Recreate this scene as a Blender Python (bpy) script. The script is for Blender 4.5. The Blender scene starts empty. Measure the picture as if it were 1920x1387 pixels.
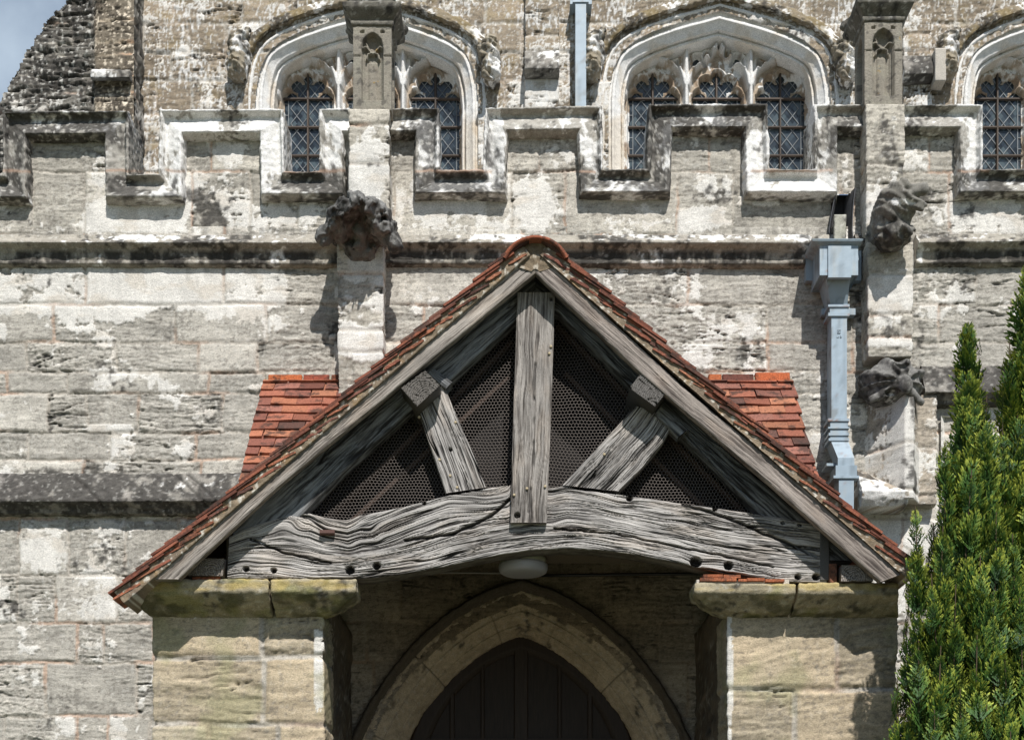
import bpy, math, random
import numpy as np
from mathutils import Vector

# ------------------------------------------------------------------ camera, world, sun, exposure
SC = bpy.context.scene
D0, FP, CX, HY, CZ = 9.5, 2660.0, 960.0, 1700.0, 1.6      # camera distance to the aisle wall, focal length (photo px), eye height
cam = bpy.data.cameras.new('camera'); cam_o = bpy.data.objects.new('camera', cam)
SC.collection.objects.link(cam_o); SC.camera = cam_o
cam_o.location = (0, -D0, CZ); cam_o.rotation_euler = (math.pi/2, 0, 0)
cam.sensor_width = 36; cam.sensor_fit = 'HORIZONTAL'; cam.lens = FP/1920*36
cam.shift_y = (HY-693.5)/1920; cam.clip_end = 3000; cam.clip_start = .1
SUN_EL, SUN_AZ = math.radians(50), math.radians(13)        # azimuth: to the right of the camera's back
W_ = bpy.data.worlds.new('World'); SC.world = W_; W_.use_nodes = True
nt = W_.node_tree; nt.nodes.clear()
wo = nt.nodes.new('ShaderNodeOutputWorld'); bg = nt.nodes.new('ShaderNodeBackground')
sky = nt.nodes.new('ShaderNodeTexSky'); sky.sky_type = 'NISHITA'; sky.sun_disc = False
sky.sun_elevation = SUN_EL; sky.sun_rotation = math.pi-SUN_AZ; sky.air_density = 1.0; sky.dust_density = .4; sky.ozone_density = 2.5
tc = nt.nodes.new('ShaderNodeTexCoord'); cn = nt.nodes.new('ShaderNodeTexNoise')
cn.inputs['Scale'].default_value = 3.2; cn.inputs['Detail'].default_value = 7; cn.inputs['Roughness'].default_value = .55
cr = nt.nodes.new('ShaderNodeMapRange'); cr.inputs['From Min'].default_value = .45; cr.inputs['From Max'].default_value = .75
cm = nt.nodes.new('ShaderNodeMixRGB'); cm.inputs['Color2'].default_value = (7.4, 8.8, 10.2, 1)
nt.links.new(tc.outputs['Generated'], cn.inputs['Vector']); nt.links.new(cn.outputs['Fac'], cr.inputs['Value'])
dv_ = nt.nodes.new('ShaderNodeVectorMath'); dv_.operation = 'DOT_PRODUCT'; dv_.inputs[1].default_value = (-.283, .817, .504)   # a thin cloud over the north west
nrm_ = nt.nodes.new('ShaderNodeVectorMath'); nrm_.operation = 'NORMALIZE'; nt.links.new(tc.outputs['Generated'], nrm_.inputs[0]); nt.links.new(nrm_.outputs['Vector'], dv_.inputs[0])
dm = nt.nodes.new('ShaderNodeMapRange'); dm.inputs['From Min'].default_value = .86; dm.inputs['From Max'].default_value = .985; nt.links.new(dv_.outputs['Value'], dm.inputs['Value'])
cn2 = nt.nodes.new('ShaderNodeTexNoise'); cn2.inputs['Scale'].default_value = 9; cn2.inputs['Detail'].default_value = 8; nt.links.new(tc.outputs['Generated'], cn2.inputs['Vector'])
cr2 = nt.nodes.new('ShaderNodeMapRange'); cr2.inputs['From Min'].default_value = .36; cr2.inputs['From Max'].default_value = .66; cr2.inputs['To Min'].default_value = .22; cr2.inputs['To Max'].default_value = .85; nt.links.new(cn2.outputs['Fac'], cr2.inputs['Value'])
mu = nt.nodes.new('ShaderNodeMath'); mu.operation = 'MULTIPLY'; nt.links.new(dm.outputs['Result'], mu.inputs[0]); nt.links.new(cr2.outputs['Result'], mu.inputs[1])
mxm = nt.nodes.new('ShaderNodeMath'); mxm.operation = 'MAXIMUM'; nt.links.new(cr.outputs['Result'], mxm.inputs[0]); nt.links.new(mu.outputs[0], mxm.inputs[1])
nt.links.new(mxm.outputs[0], cm.inputs['Fac']); nt.links.new(sky.outputs['Color'], cm.inputs['Color1'])
nt.links.new(cm.outputs['Color'], bg.inputs['Color']); bg.inputs['Strength'].default_value = .08
nt.links.new(bg.outputs['Background'], wo.inputs['Surface'])
sl = bpy.data.lights.new('sun', 'SUN'); sl.energy = 5.0; sl.angle = math.radians(.5); sl.color = (1, .97, .925)
so = bpy.data.objects.new('sun', sl); SC.collection.objects.link(so)
sd = Vector((math.sin(SUN_AZ)*math.cos(SUN_EL), -math.cos(SUN_AZ)*math.cos(SUN_EL), math.sin(SUN_EL)))
so.rotation_euler = sd.to_track_quat('Z', 'Y').to_euler(); so.location = (4, -12, 14)
SC.view_settings.view_transform = 'Standard'; SC.view_settings.look = 'None'
SC.view_settings.exposure = 0.10; SC.view_settings.gamma = 1; SC.view_settings.use_curve_mapping = False

# ------------------------------------------------------------------ helpers: noise
_r = np.random.RandomState(3)
PERM = np.concatenate([_r.permutation(256)]*2).astype(np.int32)
_a = _r.rand(256)*2*np.pi; G2 = np.stack([np.cos(_a), np.sin(_a)], 1).astype(np.float32)
_g = _r.randn(256, 3); G3 = (_g/np.linalg.norm(_g, axis=1, keepdims=True)).astype(np.float32)
def pn2(x, y, seed=0):
    x = np.asarray(x, np.float32)+seed*17.131; y = np.asarray(y, np.float32)+seed*7.773
    xf0 = np.floor(x); yf0 = np.floor(y); xi = xf0.astype(np.int32); yi = yf0.astype(np.int32); xf = x-xf0; yf = y-yf0
    u = xf*xf*xf*(xf*(xf*6-15)+10); v = yf*yf*yf*(yf*(yf*6-15)+10)
    def g(ix, iy, dx, dy):
        h = PERM[PERM[ix & 255]+(iy & 255)]; gg = G2[h]; return gg[..., 0]*dx+gg[..., 1]*dy
    a = g(xi, yi, xf, yf); b = g(xi+1, yi, xf-1, yf); c = g(xi, yi+1, xf, yf-1); d = g(xi+1, yi+1, xf-1, yf-1)
    a = a+(b-a)*u; c = c+(d-c)*u; return (a+(c-a)*v)*1.4
def pn3(x, y, z, seed=0):
    P = [np.asarray(x, np.float32)+seed*17.131, np.asarray(y, np.float32)+seed*7.773, np.asarray(z, np.float32)+seed*3.317]
    F = [np.floor(p) for p in P]; I = [f.astype(np.int32) for f in F]; X = [p-f for p, f in zip(P, F)]
    S = [t*t*t*(t*(t*6-15)+10) for t in X]
    def g(i, j, k):
        h = PERM[PERM[PERM[(I[0]+i) & 255]+((I[1]+j) & 255)]+((I[2]+k) & 255)]; gg = G3[h]
        return gg[..., 0]*(X[0]-i)+gg[..., 1]*(X[1]-j)+gg[..., 2]*(X[2]-k)
    r = []
    for k in (0, 1):
        a = g(0, 0, k); b = g(1, 0, k); c = g(0, 1, k); d = g(1, 1, k)
        a = a+(b-a)*S[0]; c = c+(d-c)*S[0]; r.append(a+(c-a)*S[1])
    return (r[0]+(r[1]-r[0])*S[2])*1.4
def fbm2(x, y, o=4, seed=0, g=.5):
    s = 0; a = 1.0; f = 1.0
    for i in range(o): s = s+a*pn2(x*f, y*f, seed+i*3); a *= g; f *= 2.03
    return s
def fbm3(x, y, z, o=4, seed=0, g=.5):
    s = 0; a = 1.0; f = 1.0
    for i in range(o): s = s+a*pn3(x*f, y*f, z*f, seed+i*3); a *= g; f *= 2.03
    return s
def ss(a, b, x):
    t = np.clip((x-a)/(b-a), 0, 1); return t*t*(3-2*t)
def mix(a, b, t):
    t = np.asarray(t)
    if t.ndim and (np.shape(a)[-1:] == (3,) or np.shape(b)[-1:] == (3,)): t = t[..., None]
    return a+(b-a)*t
def lerp(a, b, t): return a+(b-a)*t
def hsh(n, k=0):
    n = (np.asarray(n, np.int64)*7919+k*104729+12345) % 2147483647
    n = (n*48271) % 2147483647; n = (n*48271) % 2147483647; return (n % 100003)/100003.0
C = lambda *v: np.array(v, np.float32)

# ------------------------------------------------------------------ helpers: objects
col = SC.collection
def W(px, py, y):                                     # photo pixel on the plane y -> world point
    d = D0+y; return ((px-CX)*d/FP, y, CZ+(HY-py)*d/FP)
def wx(px, y): return (px-CX)*(D0+y)/FP
def wz(py, y): return CZ+(HY-py)*(D0+y)/FP
def thing(name, label, cat, loc=(0, 0, 0), group=None):
    o = bpy.data.objects.new(name, None); col.objects.link(o); o.location = loc
    o['label'] = label; o['category'] = cat
    if group: o['group'] = group
    return o
def build(name, V, F, c=None, mat=None, parent=None, smooth=True, label=None):
    """V (N,3); F list of index arrays (n,3) or (n,4) or one list of tuples"""
    V = np.asarray(V, np.float32)
    if isinstance(F, np.ndarray): F = [F]
    F = [np.asarray(f, np.int32) for f in F if len(f)]
    me = bpy.data.meshes.new(name)
    me.vertices.add(len(V)); me.vertices.foreach_set('co', V.ravel())
    nl = sum(f.size for f in F); npol = sum(len(f) for f in F)
    me.loops.add(nl); me.polygons.add(npol)
    me.loops.foreach_set('vertex_index', np.concatenate([f.ravel() for f in F]))
    tot = np.concatenate([np.full(len(f), f.shape[1], np.int32) for f in F])
    me.polygons.foreach_set('loop_start', np.concatenate([[0], np.cumsum(tot)[:-1]]).astype(np.int32))
    me.polygons.foreach_set('loop_total', tot)
    me.polygons.foreach_set('use_smooth', np.full(npol, smooth))
    me.update(calc_edges=True); me.validate()
    if c is not None:
        c = np.asarray(c, np.float32)
        if c.ndim == 1: c = np.tile(c, (len(V), 1))
        at = me.color_attributes.new('Col', 'FLOAT_COLOR', 'POINT')
        at.data.foreach_set('color', np.concatenate([np.clip(c, 0, 1), np.ones((len(V), 1), np.float32)], 1).astype(np.float32).ravel())
    if mat: me.materials.append(mat)
    o = bpy.data.objects.new(name, me); col.objects.link(o)
    if parent:
        o.parent = parent
        p = parent; off = Vector((0, 0, 0))
        while p: off += p.location; p = p.parent
        o.location = -off
    if label: o['label'] = label
    return o
def gridF(nu, nv, off=0, wrap=False, mask=None, flip=False):
    """vertex (i,j) -> i*nv+j ; u index i, v index j"""
    iu = np.arange(nu if wrap else nu-1); jv = np.arange(nv-1)
    I, J = np.meshgrid(iu, jv, indexing='ij'); I2 = (I+1) % nu
    f = np.stack([I*nv+J, I2*nv+J, I2*nv+J+1, I*nv+J+1], -1)
    if mask is not None: f = f[mask]
    f = f.reshape(-1, 4)+off
    return f[:, ::-1] if flip else f
def in_poly(x, y, poly):
    ins = np.zeros(np.shape(x), bool); n = len(poly)
    for i in range(n):
        x1, y1 = poly[i]; x2, y2 = poly[(i+1) % n]
        if y1 == y2: continue
        c = ((y1 > y) != (y2 > y)) & (x < (x2-x1)*(y-y1)/(y2-y1)+x1); ins ^= c
    return ins
def pl_dist(x, y, pts):                               # distance to a polyline
    d = np.full(np.shape(x), 1e9)
    for (ax, ay), (bx, by) in zip(pts[:-1], pts[1:]):
        vx, vy = bx-ax, by-ay; L = vx*vx+vy*vy+1e-12
        t = np.clip(((x-ax)*vx+(y-ay)*vy)/L, 0, 1); d = np.minimum(d, np.hypot(x-ax-t*vx, y-ay-t*vy))
    return d
def resample(pts, step):
    pts = [np.asarray(p, float) for p in pts]; out = [pts[0]]
    for a, b in zip(pts[:-1], pts[1:]):
        n = max(1, int(math.ceil(np.linalg.norm(b-a)/step)))
        for k in range(1, n+1): out.append(a+(b-a)*k/n)
    return np.array(out)
def spline(pts, n=8):                                 # Catmull-Rom through points
    P = [np.asarray(p, float) for p in pts]; P = [2*P[0]-P[1]]+P+[2*P[-1]-P[-2]]; out = []
    for i in range(1, len(P)-2):
        for k in range(n):
            t = k/n; p0, p1, p2, p3 = P[i-1:i+3]
            out.append(.5*((2*p1)+(-p0+p2)*t+(2*p0-5*p1+4*p2-p3)*t*t+(-p0+3*p1-3*p2+p3)*t**3))
    out.append(P[-2]); return np.array(out)

# ------------------------------------------------------------------ materials
def nodes(name):
    m = bpy.data.materials.new(name); m.use_nodes = True; t = m.node_tree
    return m, t, t.nodes['Principled BSDF'], (lambda k: t.nodes.new(k)), t.links.new
def attr_mat(name, rough=.9, nscale=160, var=.3, bump=.35, bdist=.004, spec=.25, scale_z=1.0, metal=0, soot=None):
    m, t, b, N, L = nodes(name)
    a = N('ShaderNodeAttribute'); a.attribute_name = 'Col'; tcn = N('ShaderNodeTexCoord'); mp = N('ShaderNodeMapping')
    mp.inputs['Scale'].default_value = (1, 1, scale_z); n = N('ShaderNodeTexNoise'); n.inputs['Scale'].default_value = nscale
    n.inputs['Detail'].default_value = 4; n.inputs['Roughness'].default_value = .65
    r = N('ShaderNodeMapRange'); r.inputs['From Min'].default_value = .3; r.inputs['From Max'].default_value = .7
    r.inputs['To Min'].default_value = 1-var; r.inputs['To Max'].default_value = 1+var*.7
    x = N('ShaderNodeVectorMath'); x.operation = 'SCALE'
    L(tcn.outputs['Object'], mp.inputs['Vector']); L(mp.outputs['Vector'], n.inputs['Vector']); L(n.outputs['Fac'], r.inputs['Value'])
    L(a.outputs['Color'], x.inputs[0]); L(r.outputs['Result'], x.inputs['Scale'])
    last = x.outputs['Vector']
    if soot:                                           # dark lichen and grime blotches
        n2 = N('ShaderNodeTexNoise'); n2.inputs['Scale'].default_value = soot[0]; n2.inputs['Detail'].default_value = 6; n2.inputs['Roughness'].default_value = .7; L(tcn.outputs['Object'], n2.inputs['Vector'])
        r2 = N('ShaderNodeMapRange'); r2.inputs['From Min'].default_value = soot[1]; r2.inputs['From Max'].default_value = soot[1]+.1; L(n2.outputs['Fac'], r2.inputs['Value'])
        mx = N('ShaderNodeMixRGB'); mx.inputs['Color2'].default_value = (.045, .030, .024, 1); m3 = N('ShaderNodeMath'); m3.operation = 'MULTIPLY'; m3.inputs[1].default_value = soot[2]
        L(r2.outputs['Result'], m3.inputs[0]); L(m3.outputs[0], mx.inputs['Fac']); L(last, mx.inputs['Color1']); last = mx.outputs['Color']
    L(last, b.inputs['Base Color'])
    bp = N('ShaderNodeBump'); bp.inputs['Strength'].default_value = bump; bp.inputs['Distance'].default_value = bdist
    L(n.outputs['Fac'], bp.inputs['Height']); L(bp.outputs['Normal'], b.inputs['Normal'])
    b.inputs['Roughness'].default_value = rough; b.inputs['Specular IOR Level'].default_value = spec; b.inputs['Metallic'].default_value = metal
    return m
M_stone = attr_mat('weathered_stone', .92, 120, .36, .75, .006, scale_z=1.9)
M_wood = attr_mat('weathered_oak', .8, 220, .22, .3, .002, .3)
M_tile = attr_mat('clay_tile', .85, 110, .45, .6, .005, soot=(10, .50, .8))
M_leaf = attr_mat('conifer_scale_leaf', .6, 60, .3, 0, .001, .35)
M_iron = attr_mat('rusty_iron', .7, 300, .4, .3, .001, .4)
M_paint = attr_mat('grey_blue_paint', .42, 220, .08, .12, .002, .5)
M_glass, _t, _b, _N, _L = nodes('old_window_glass')
_b.inputs['Specular IOR Level'].default_value = .42; _a = _N('ShaderNodeAttribute'); _a.attribute_name = 'Col'; _L(_a.outputs['Color'], _b.inputs['Base Color'])
_b.inputs['Roughness'].default_value = .12; _n = _N('ShaderNodeTexNoise'); _n.inputs['Scale'].default_value = 14
_bp = _N('ShaderNodeBump'); _bp.inputs['Strength'].default_value = .12; _bp.inputs['Distance'].default_value = .02
_c = _N('ShaderNodeTexCoord'); _L(_c.outputs['Object'], _n.inputs['Vector']); _L(_n.outputs['Fac'], _bp.inputs['Height']); _L(_bp.outputs['Normal'], _b.inputs['Normal'])
M_lens, _t, _b, _N, _L = nodes('opal_plastic'); _b.inputs['Base Color'].default_value = (.33, .32, .345, 1); _b.inputs['Roughness'].default_value = .35

# ------------------------------------------------------------------ stone
WASH, BLK, PINK = C(.80, .785, .755), C(.040, .037, .034), C(.50, .35, .26)
class Sty:
    def __init__(s, c1, c2, ero=(.3, 1.), wash=-.25, dark=-.25, mort=PINK, mw=4.2, jd=.010, strata=1., tone=.16, moss=None, washfn=None, darkfn=None,
                 seed=0, lich=.2, amp=1., blockwash=.22, crev=1., smear=.5, jb=.8):
        s.__dict__.update(locals()); del s.__dict__['s']
def stone2(px, py, sc, rows, st, extra=None):
    """px,py photo-pixel style coords, sc metres per px; rows [(ytop, [joints])...]; returns outward height (m), colour"""
    X, Z = px*sc, -py*sc; sd = st.seed
    wob = 3.0; jx = px+wob*pn2(X*5, Z*5, sd+11)+1.5*pn2(X*22, Z*22, sd+12); jy = py+wob*pn2(X*3, Z*5, sd+13)+1.5*pn2(X*20, Z*20, sd+14)
    ys = np.array([r[0] for r in rows], float); ri = np.clip(np.searchsorted(ys, jy)-1, 0, len(ys)-1)
    yt = ys[ri]; yb = np.append(ys, ys[-1]+400)[ri+1]
    dj = np.minimum(np.abs(jy-yt), np.abs(yb-jy)); bid = np.zeros(px.shape, np.int64); dv = np.full(px.shape, 1e3)
    for k, r in enumerate(rows):
        m = ri == k
        if not m.any() or not len(r[1]): bid[m] = k*97; continue
        js = np.array(sorted(r[1]), float); b = np.searchsorted(js, jx[m]); bid[m] = k*97+b+1
        dv[m] = np.min(np.abs(jx[m][:, None]-js[None]), 1)
    d = np.minimum(dj, dv); h1, h2, h3, h4 = (hsh(bid, k+sd*5) for k in range(4))
    e = st.ero[0]+(st.ero[1]-st.ero[0])*h1**1.1
    wv = .10*pn2(X*1.3, Z*1.3, sd+20)
    s1 = fbm2(X*1.4+h3*40, Z*15+wv*8+h2*20+.38*pn2(X*3.5, Z*3.5, sd+21), 5, sd+22, .58)*st.strata
    s2 = fbm2(X*5, Z*52+wv*14+.5*pn2(X*9, Z*9, sd+27), 4, sd+28, .62); spl = ss(.10, .15, fbm2(X*2.1+h2*7, Z*3.6, 5, sd+29, .55))
    t = s1*3.2; k = np.floor(t); f = t-k; ter = (k+ss(0, .3, f))/3.2
    rough = fbm2(X*32, Z*56, 4, sd+23, .62)
    rid = 1-np.abs(fbm2(X*.75+h2*9, Z*8.5+wv*7, 4, sd+24))*2.2; rid2 = 1-np.abs(fbm2(X*2.6, Z*24+wv*9, 4, sd+25))*2.4
    cv = ss(.86, .975, rid)*ss(.45, .85, e+.55*pn2(X*2.4, Z*2.4, sd+26))*st.crev; cv2 = ss(.86, .985, rid2)*np.clip(e, 0, 1)*st.crev*ss(-.1, .3, pn2(X*4, Z*6, sd+35))
    pit = ss(.42, .6, fbm2(X*42, Z*52, 3, sd+36))*np.clip(e, 0, 1)
    h = st.amp*(e*(.011*ter+.0060*s2+.0042*rough-.009*spl)-.022*cv-.010*cv2-.004*pit+(h4-.5)*.012)
    wb = st.wash+(h3-.5)*2*st.blockwash+(st.washfn(px, py) if st.washfn else 0)
    wn = .55*fbm2(X*3.1, Z*4.2, 4, sd+30)+.28*fbm2(X*14, Z*17, 3, sd+31)+.3*fbm2(X*45, Z*50, 2, sd+32)*st.smear+wb-.25*(h < -.012)
    w = ss(0, .07, wn)
    h = lerp(h, h*.30+.0040, w)
    mm = 1-ss(st.mw*.45, st.mw, d); h = h-st.jd*(1-ss(st.mw*.2, st.mw*1.6, d))*(.45+.55*ss(-.2, .4, pn2(X*3, Z*3, sd+33)))
    # colour
    tn = (.62*h2+.38*(.5+.5*fbm2(X*2.2, Z*2.2, 3, sd+40)))
    c = mix(st.c1, st.c2, np.clip(tn, 0, 1)); g = 1+st.tone*(2*h4-1)+.18*fbm2(X*5, Z*16, 4, sd+41)+.12*rough+.16*s2+.12*np.clip(ter, -1, 1)-.10*spl; c = c*g[..., None]
    mp = ss(-.05, .25, pn2(X*2, Z*2, sd+42)-.06); mc = mix(C(.47, .43, .37), st.mort, mp)*(1+.15*rough)[..., None]
    c = mix(c, mc, mm*st.jb*ss(-1., -.3, pn2(X*3.3, Z*3.3, sd+45)))
    wc = WASH*C(.97, .95, .915)*(.94+.15*fbm2(X*6, Z*6, 4, sd+43)+.06*rough)[..., None]; wc = mix(wc, C(.60, .53, .44), .5*ss(.1, .6, fbm2(X*4, Z*9, 4, sd+44)))
    c = mix(c, wc, w*np.clip(1-mm*.6, 0, 1))
    db = st.dark+(st.darkfn(px, py) if st.darkfn else 0)+.25*(h2-.5)
    dn = .5*fbm2(X*2.6, Z*3.4, 4, sd+50)+.34*fbm2(X*17, Z*22, 3, sd+51)+db+.5*(cv+.6*cv2)-.12*w
    dk = ss(0, .32, dn); c = mix(c, BLK*(1+.9*np.clip(rough, -.5, 1))[..., None], dk*.86)
    mot = ss(.14, .6, fbm2(X*20, Z*58+wv*9, 4, sd+55, .68)+.45*fbm2(X*3.4, Z*4.6, 3, sd+56)+.5*db+.12); c = mix(c, C(.15, .135, .115), mot*(.55-.40*w))
    li = ss(.34, .5, fbm2(X*30, Z*30, 3, sd+52))*ss(-.3, .3, pn2(X*2, Z*2, sd+53)+st.lich*2-.2); c = mix(c, C(.62, .60, .55), li*st.lich*1.6)
    if st.moss is not None:
        mo = ss(.05, .5, fbm2(X*2.5, Z*2.5, 4, sd+54)); c = mix(c, st.moss, mo*.45)
    c = mix(c, BLK, np.clip((cv*.6+cv2*.45+pit*.35)*(1-.5*w), 0, .85))
    if extra: h, c = extra(px, py, X, Z, h, c)
    return h, c
def stone3(P, st, along=None):
    """the same weathering on a free surface, from world positions"""
    X, Y, Z = P[..., 0], P[..., 1], P[..., 2]; sd = st.seed
    rough = fbm3(X*22, Y*22, Z*30, 4, sd+1, .6); big = fbm3(X*4, Y*4, Z*6, 4, sd+2)
    h = st.amp*(.004*rough+.006*big)
    wb = st.wash; db = st.dark
    if st.washfn: wb = wb+st.washfn(P)
    if st.darkfn: db = db+st.darkfn(P)
    w = ss(0, .08, .6*fbm3(X*4, Y*4, Z*4, 4, sd+3)+.3*fbm3(X*26, Y*26, Z*20, 3, sd+4)+wb)
    c = mix(st.c1, st.c2, np.clip(.5+.6*fbm3(X*2.4, Y*2.4, Z*2.4, 3, sd+5), 0, 1))*(1+.22*rough+.15*big)[..., None]
    c = mix(c, WASH*(1+.10*rough)[..., None], w)
    dk = ss(0, .3, .55*fbm3(X*3.4, Y*3.4, Z*3, 4, sd+6)+.36*fbm3(X*21, Y*21, Z*16, 3, sd+7)+db-.1*w); c = mix(c, BLK*(1.1+.9*np.clip(rough, -.5, 1))[..., None], dk*.84)
    li = ss(.34, .5, fbm3(X*34, Y*34, Z*34, 2, sd+8)); c = mix(c, C(.62, .60, .55), li*st.lich*1.8)
    if st.moss is not None: c = mix(c, st.moss, .6*ss(.0, .45, fbm3(X*5, Y*5, Z*5, 4, sd+9)))
    return h, c
def vnorm(P):
    """outward normals of a (nu,nv,3) grid whose faces are oriented outwards"""
    du = np.gradient(P, axis=0); dv = np.gradient(P, axis=1); n = np.cross(du, dv); return n/(np.linalg.norm(n, axis=-1, keepdims=True)+1e-9)
def sleeve(name, plan, z0, z1, step, tex, parent, px0=0, ppm=None, back=True, hole=None, mat=None, capz=True, label=None):
    """dense vertical wall following a plan polyline (x,y), z0 bottom z1 top. tex(px,py)->(h,col); py is measured on the plane of the plan's first point unless ppm given"""
    pl = resample([np.array(p, float) for p in plan], step); nu = len(pl); nv = max(2, int(math.ceil((z1-z0)/step))+1)
    seg = np.diff(pl, axis=0); ln = np.linalg.norm(seg, axis=1, keepdims=True); dirs = seg/ln
    nrm = np.zeros_like(pl); nn = np.stack([dirs[:, 1], -dirs[:, 0]], 1); nrm[:-1] += nn; nrm[1:] += nn; nrm /= np.linalg.norm(nrm, axis=1, keepdims=True)
    u = np.concatenate([[0], np.cumsum(ln[:, 0])]); z = np.linspace(z0, z1, nv)
    px = np.repeat((px0+u*ppm)[:, None], nv, 1); py = np.repeat((HY-(z-CZ)*ppm)[None], nu, 0)
    h, c = tex(px, py)
    V = np.empty((nu, nv, 3), np.float32); V[..., 0] = pl[:, None, 0]+nrm[:, None, 0]*h; V[..., 1] = pl[:, None, 1]+nrm[:, None, 1]*h; V[..., 2] = z[None]
    m = None
    if hole is not None:
        hv = hole(px, py); q = hv[:-1, :-1] & hv[1:, :-1] & hv[1:, 1:] & hv[:-1, 1:]; m = ~q
    F = [gridF(nu, nv, mask=m)]; Vf = V.reshape(-1, 3); Cf = c.reshape(-1, 3)
    if capz and len(plan) > 2:
        top = (np.arange(nu)*nv+nv-1)[None]; bot = (np.arange(nu)*nv)[::-1][None]; F += [top, bot]
    return build(name, Vf, F, Cf, mat or M_stone, parent, label=label)
def sweep(name, path, Y, prof, st, parent, step=.010, pstep=None, tex=None, extra=None, mat=None, caps=True, label=None, dispk=1.):
    """path (x,z) left to right in the plane y=Y; prof (s,y): s to the right-hand side of the path, y towards +y"""
    path = np.array(path, float); n = len(path); d = np.diff(path, axis=0); d /= np.linalg.norm(d, axis=1, keepdims=True)
    nr = np.stack([d[:, 1], -d[:, 0]], 1); mit = np.empty_like(path); mit[0] = nr[0]; mit[-1] = nr[-1]
    for i in range(1, n-1):
        a, b = nr[i-1], nr[i]; mit[i] = (a+b)/max(.2, 1+a@b)
    pr = resample(prof, pstep or step); rows = []; arc = []
    t = 0
    for i in range(n-1):
        L = np.linalg.norm(path[i+1]-path[i]); k = max(1, int(math.ceil(L/step)))
        for j in range(k + (1 if i == n-2 else 0)):
            f = j/k; p = path[i]+(path[i+1]-path[i])*f; mm = mit[i]+(mit[i+1]-mit[i])*f; rows.append((p, mm)); arc.append(t+L*f)
        t += L
    Pp = np.array([r[0] for r in rows]); Mm = np.array([r[1] for r in rows]); nu, nv = len(Pp), len(pr)
    V = np.empty((nu, nv, 3)); V[..., 0] = Pp[:, None, 0]+Mm[:, None, 0]*pr[None, :, 0]; V[..., 2] = Pp[:, None, 1]+Mm[:, None, 1]*pr[None, :, 0]; V[..., 1] = Y+pr[None, :, 1]
    V = V[:, ::-1]                                     # so faces look outwards
    N = vnorm(V); h, c = stone3(V, st) if tex is None else tex(V)
    if extra: h, c = extra(V, np.array(arc)[:, None]+0*V[..., 0], np.broadcast_to(pr[::-1, 0][None], (nu, nv)), h, c)
    V = V+N*(h*dispk)[..., None]
    F = [gridF(nu, nv)]
    if caps: F += [np.arange(nv)[::-1][None], ((nu-1)*nv+np.arange(nv))[None]]
    return build(name, V.reshape(-1, 3), F, c.reshape(-1, 3), mat or M_stone, parent, label=label)
def loft(name, rings, st, parent, step=.012, mat=None, tex=None, disp=1., smooth=True, label=None, cap=True):
    """closed rings bottom to top, each a list of (x,y,z), same count, anticlockwise seen from above"""
    R = [np.array(r, float) for r in rings]; nk = len(R[0]); cnt = []
    for i in range(nk): cnt.append(max(1, int(math.ceil(max(np.linalg.norm(r[(i+1) % nk]-r[i]) for r in R)/step))))
    def dens(r):
        o = []
        for i in range(nk):
            for k in range(cnt[i]): o.append(r[i]+(r[(i+1) % nk]-r[i])*k/cnt[i])
        return np.array(o)
    Rd = [dens(r) for r in R]; lay = [Rd[0]]
    for a, b in zip(Rd[:-1], Rd[1:]):
        n = max(1, int(math.ceil(np.max(np.linalg.norm(b-a, axis=1))/step)))
        for k in range(1, n+1): lay.append(a+(b-a)*k/n)
    V = np.stack(lay, 1); nu, nv = V.shape[:2]
    Vw = np.concatenate([V[-1:], V, V[:1]], 0); N = vnorm(Vw)[1:-1]
    h, c = stone3(V, st) if tex is None else tex(V)
    V = V+N*(h*disp)[..., None]
    F = [gridF(nu, nv, wrap=True)]
    if cap: F += [(np.arange(nu)*nv+nv-1)[None], (np.arange(nu)*nv)[::-1][None]]
    return build(name, V.reshape(-1, 3), F, c.reshape(-1, 3), mat or M_stone, parent, smooth=smooth, label=label)
def rect(x0, x1, y0, y1, z): return [(x0, y0, z), (x1, y0, z), (x1, y1, z), (x0, y1, z)]

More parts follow.
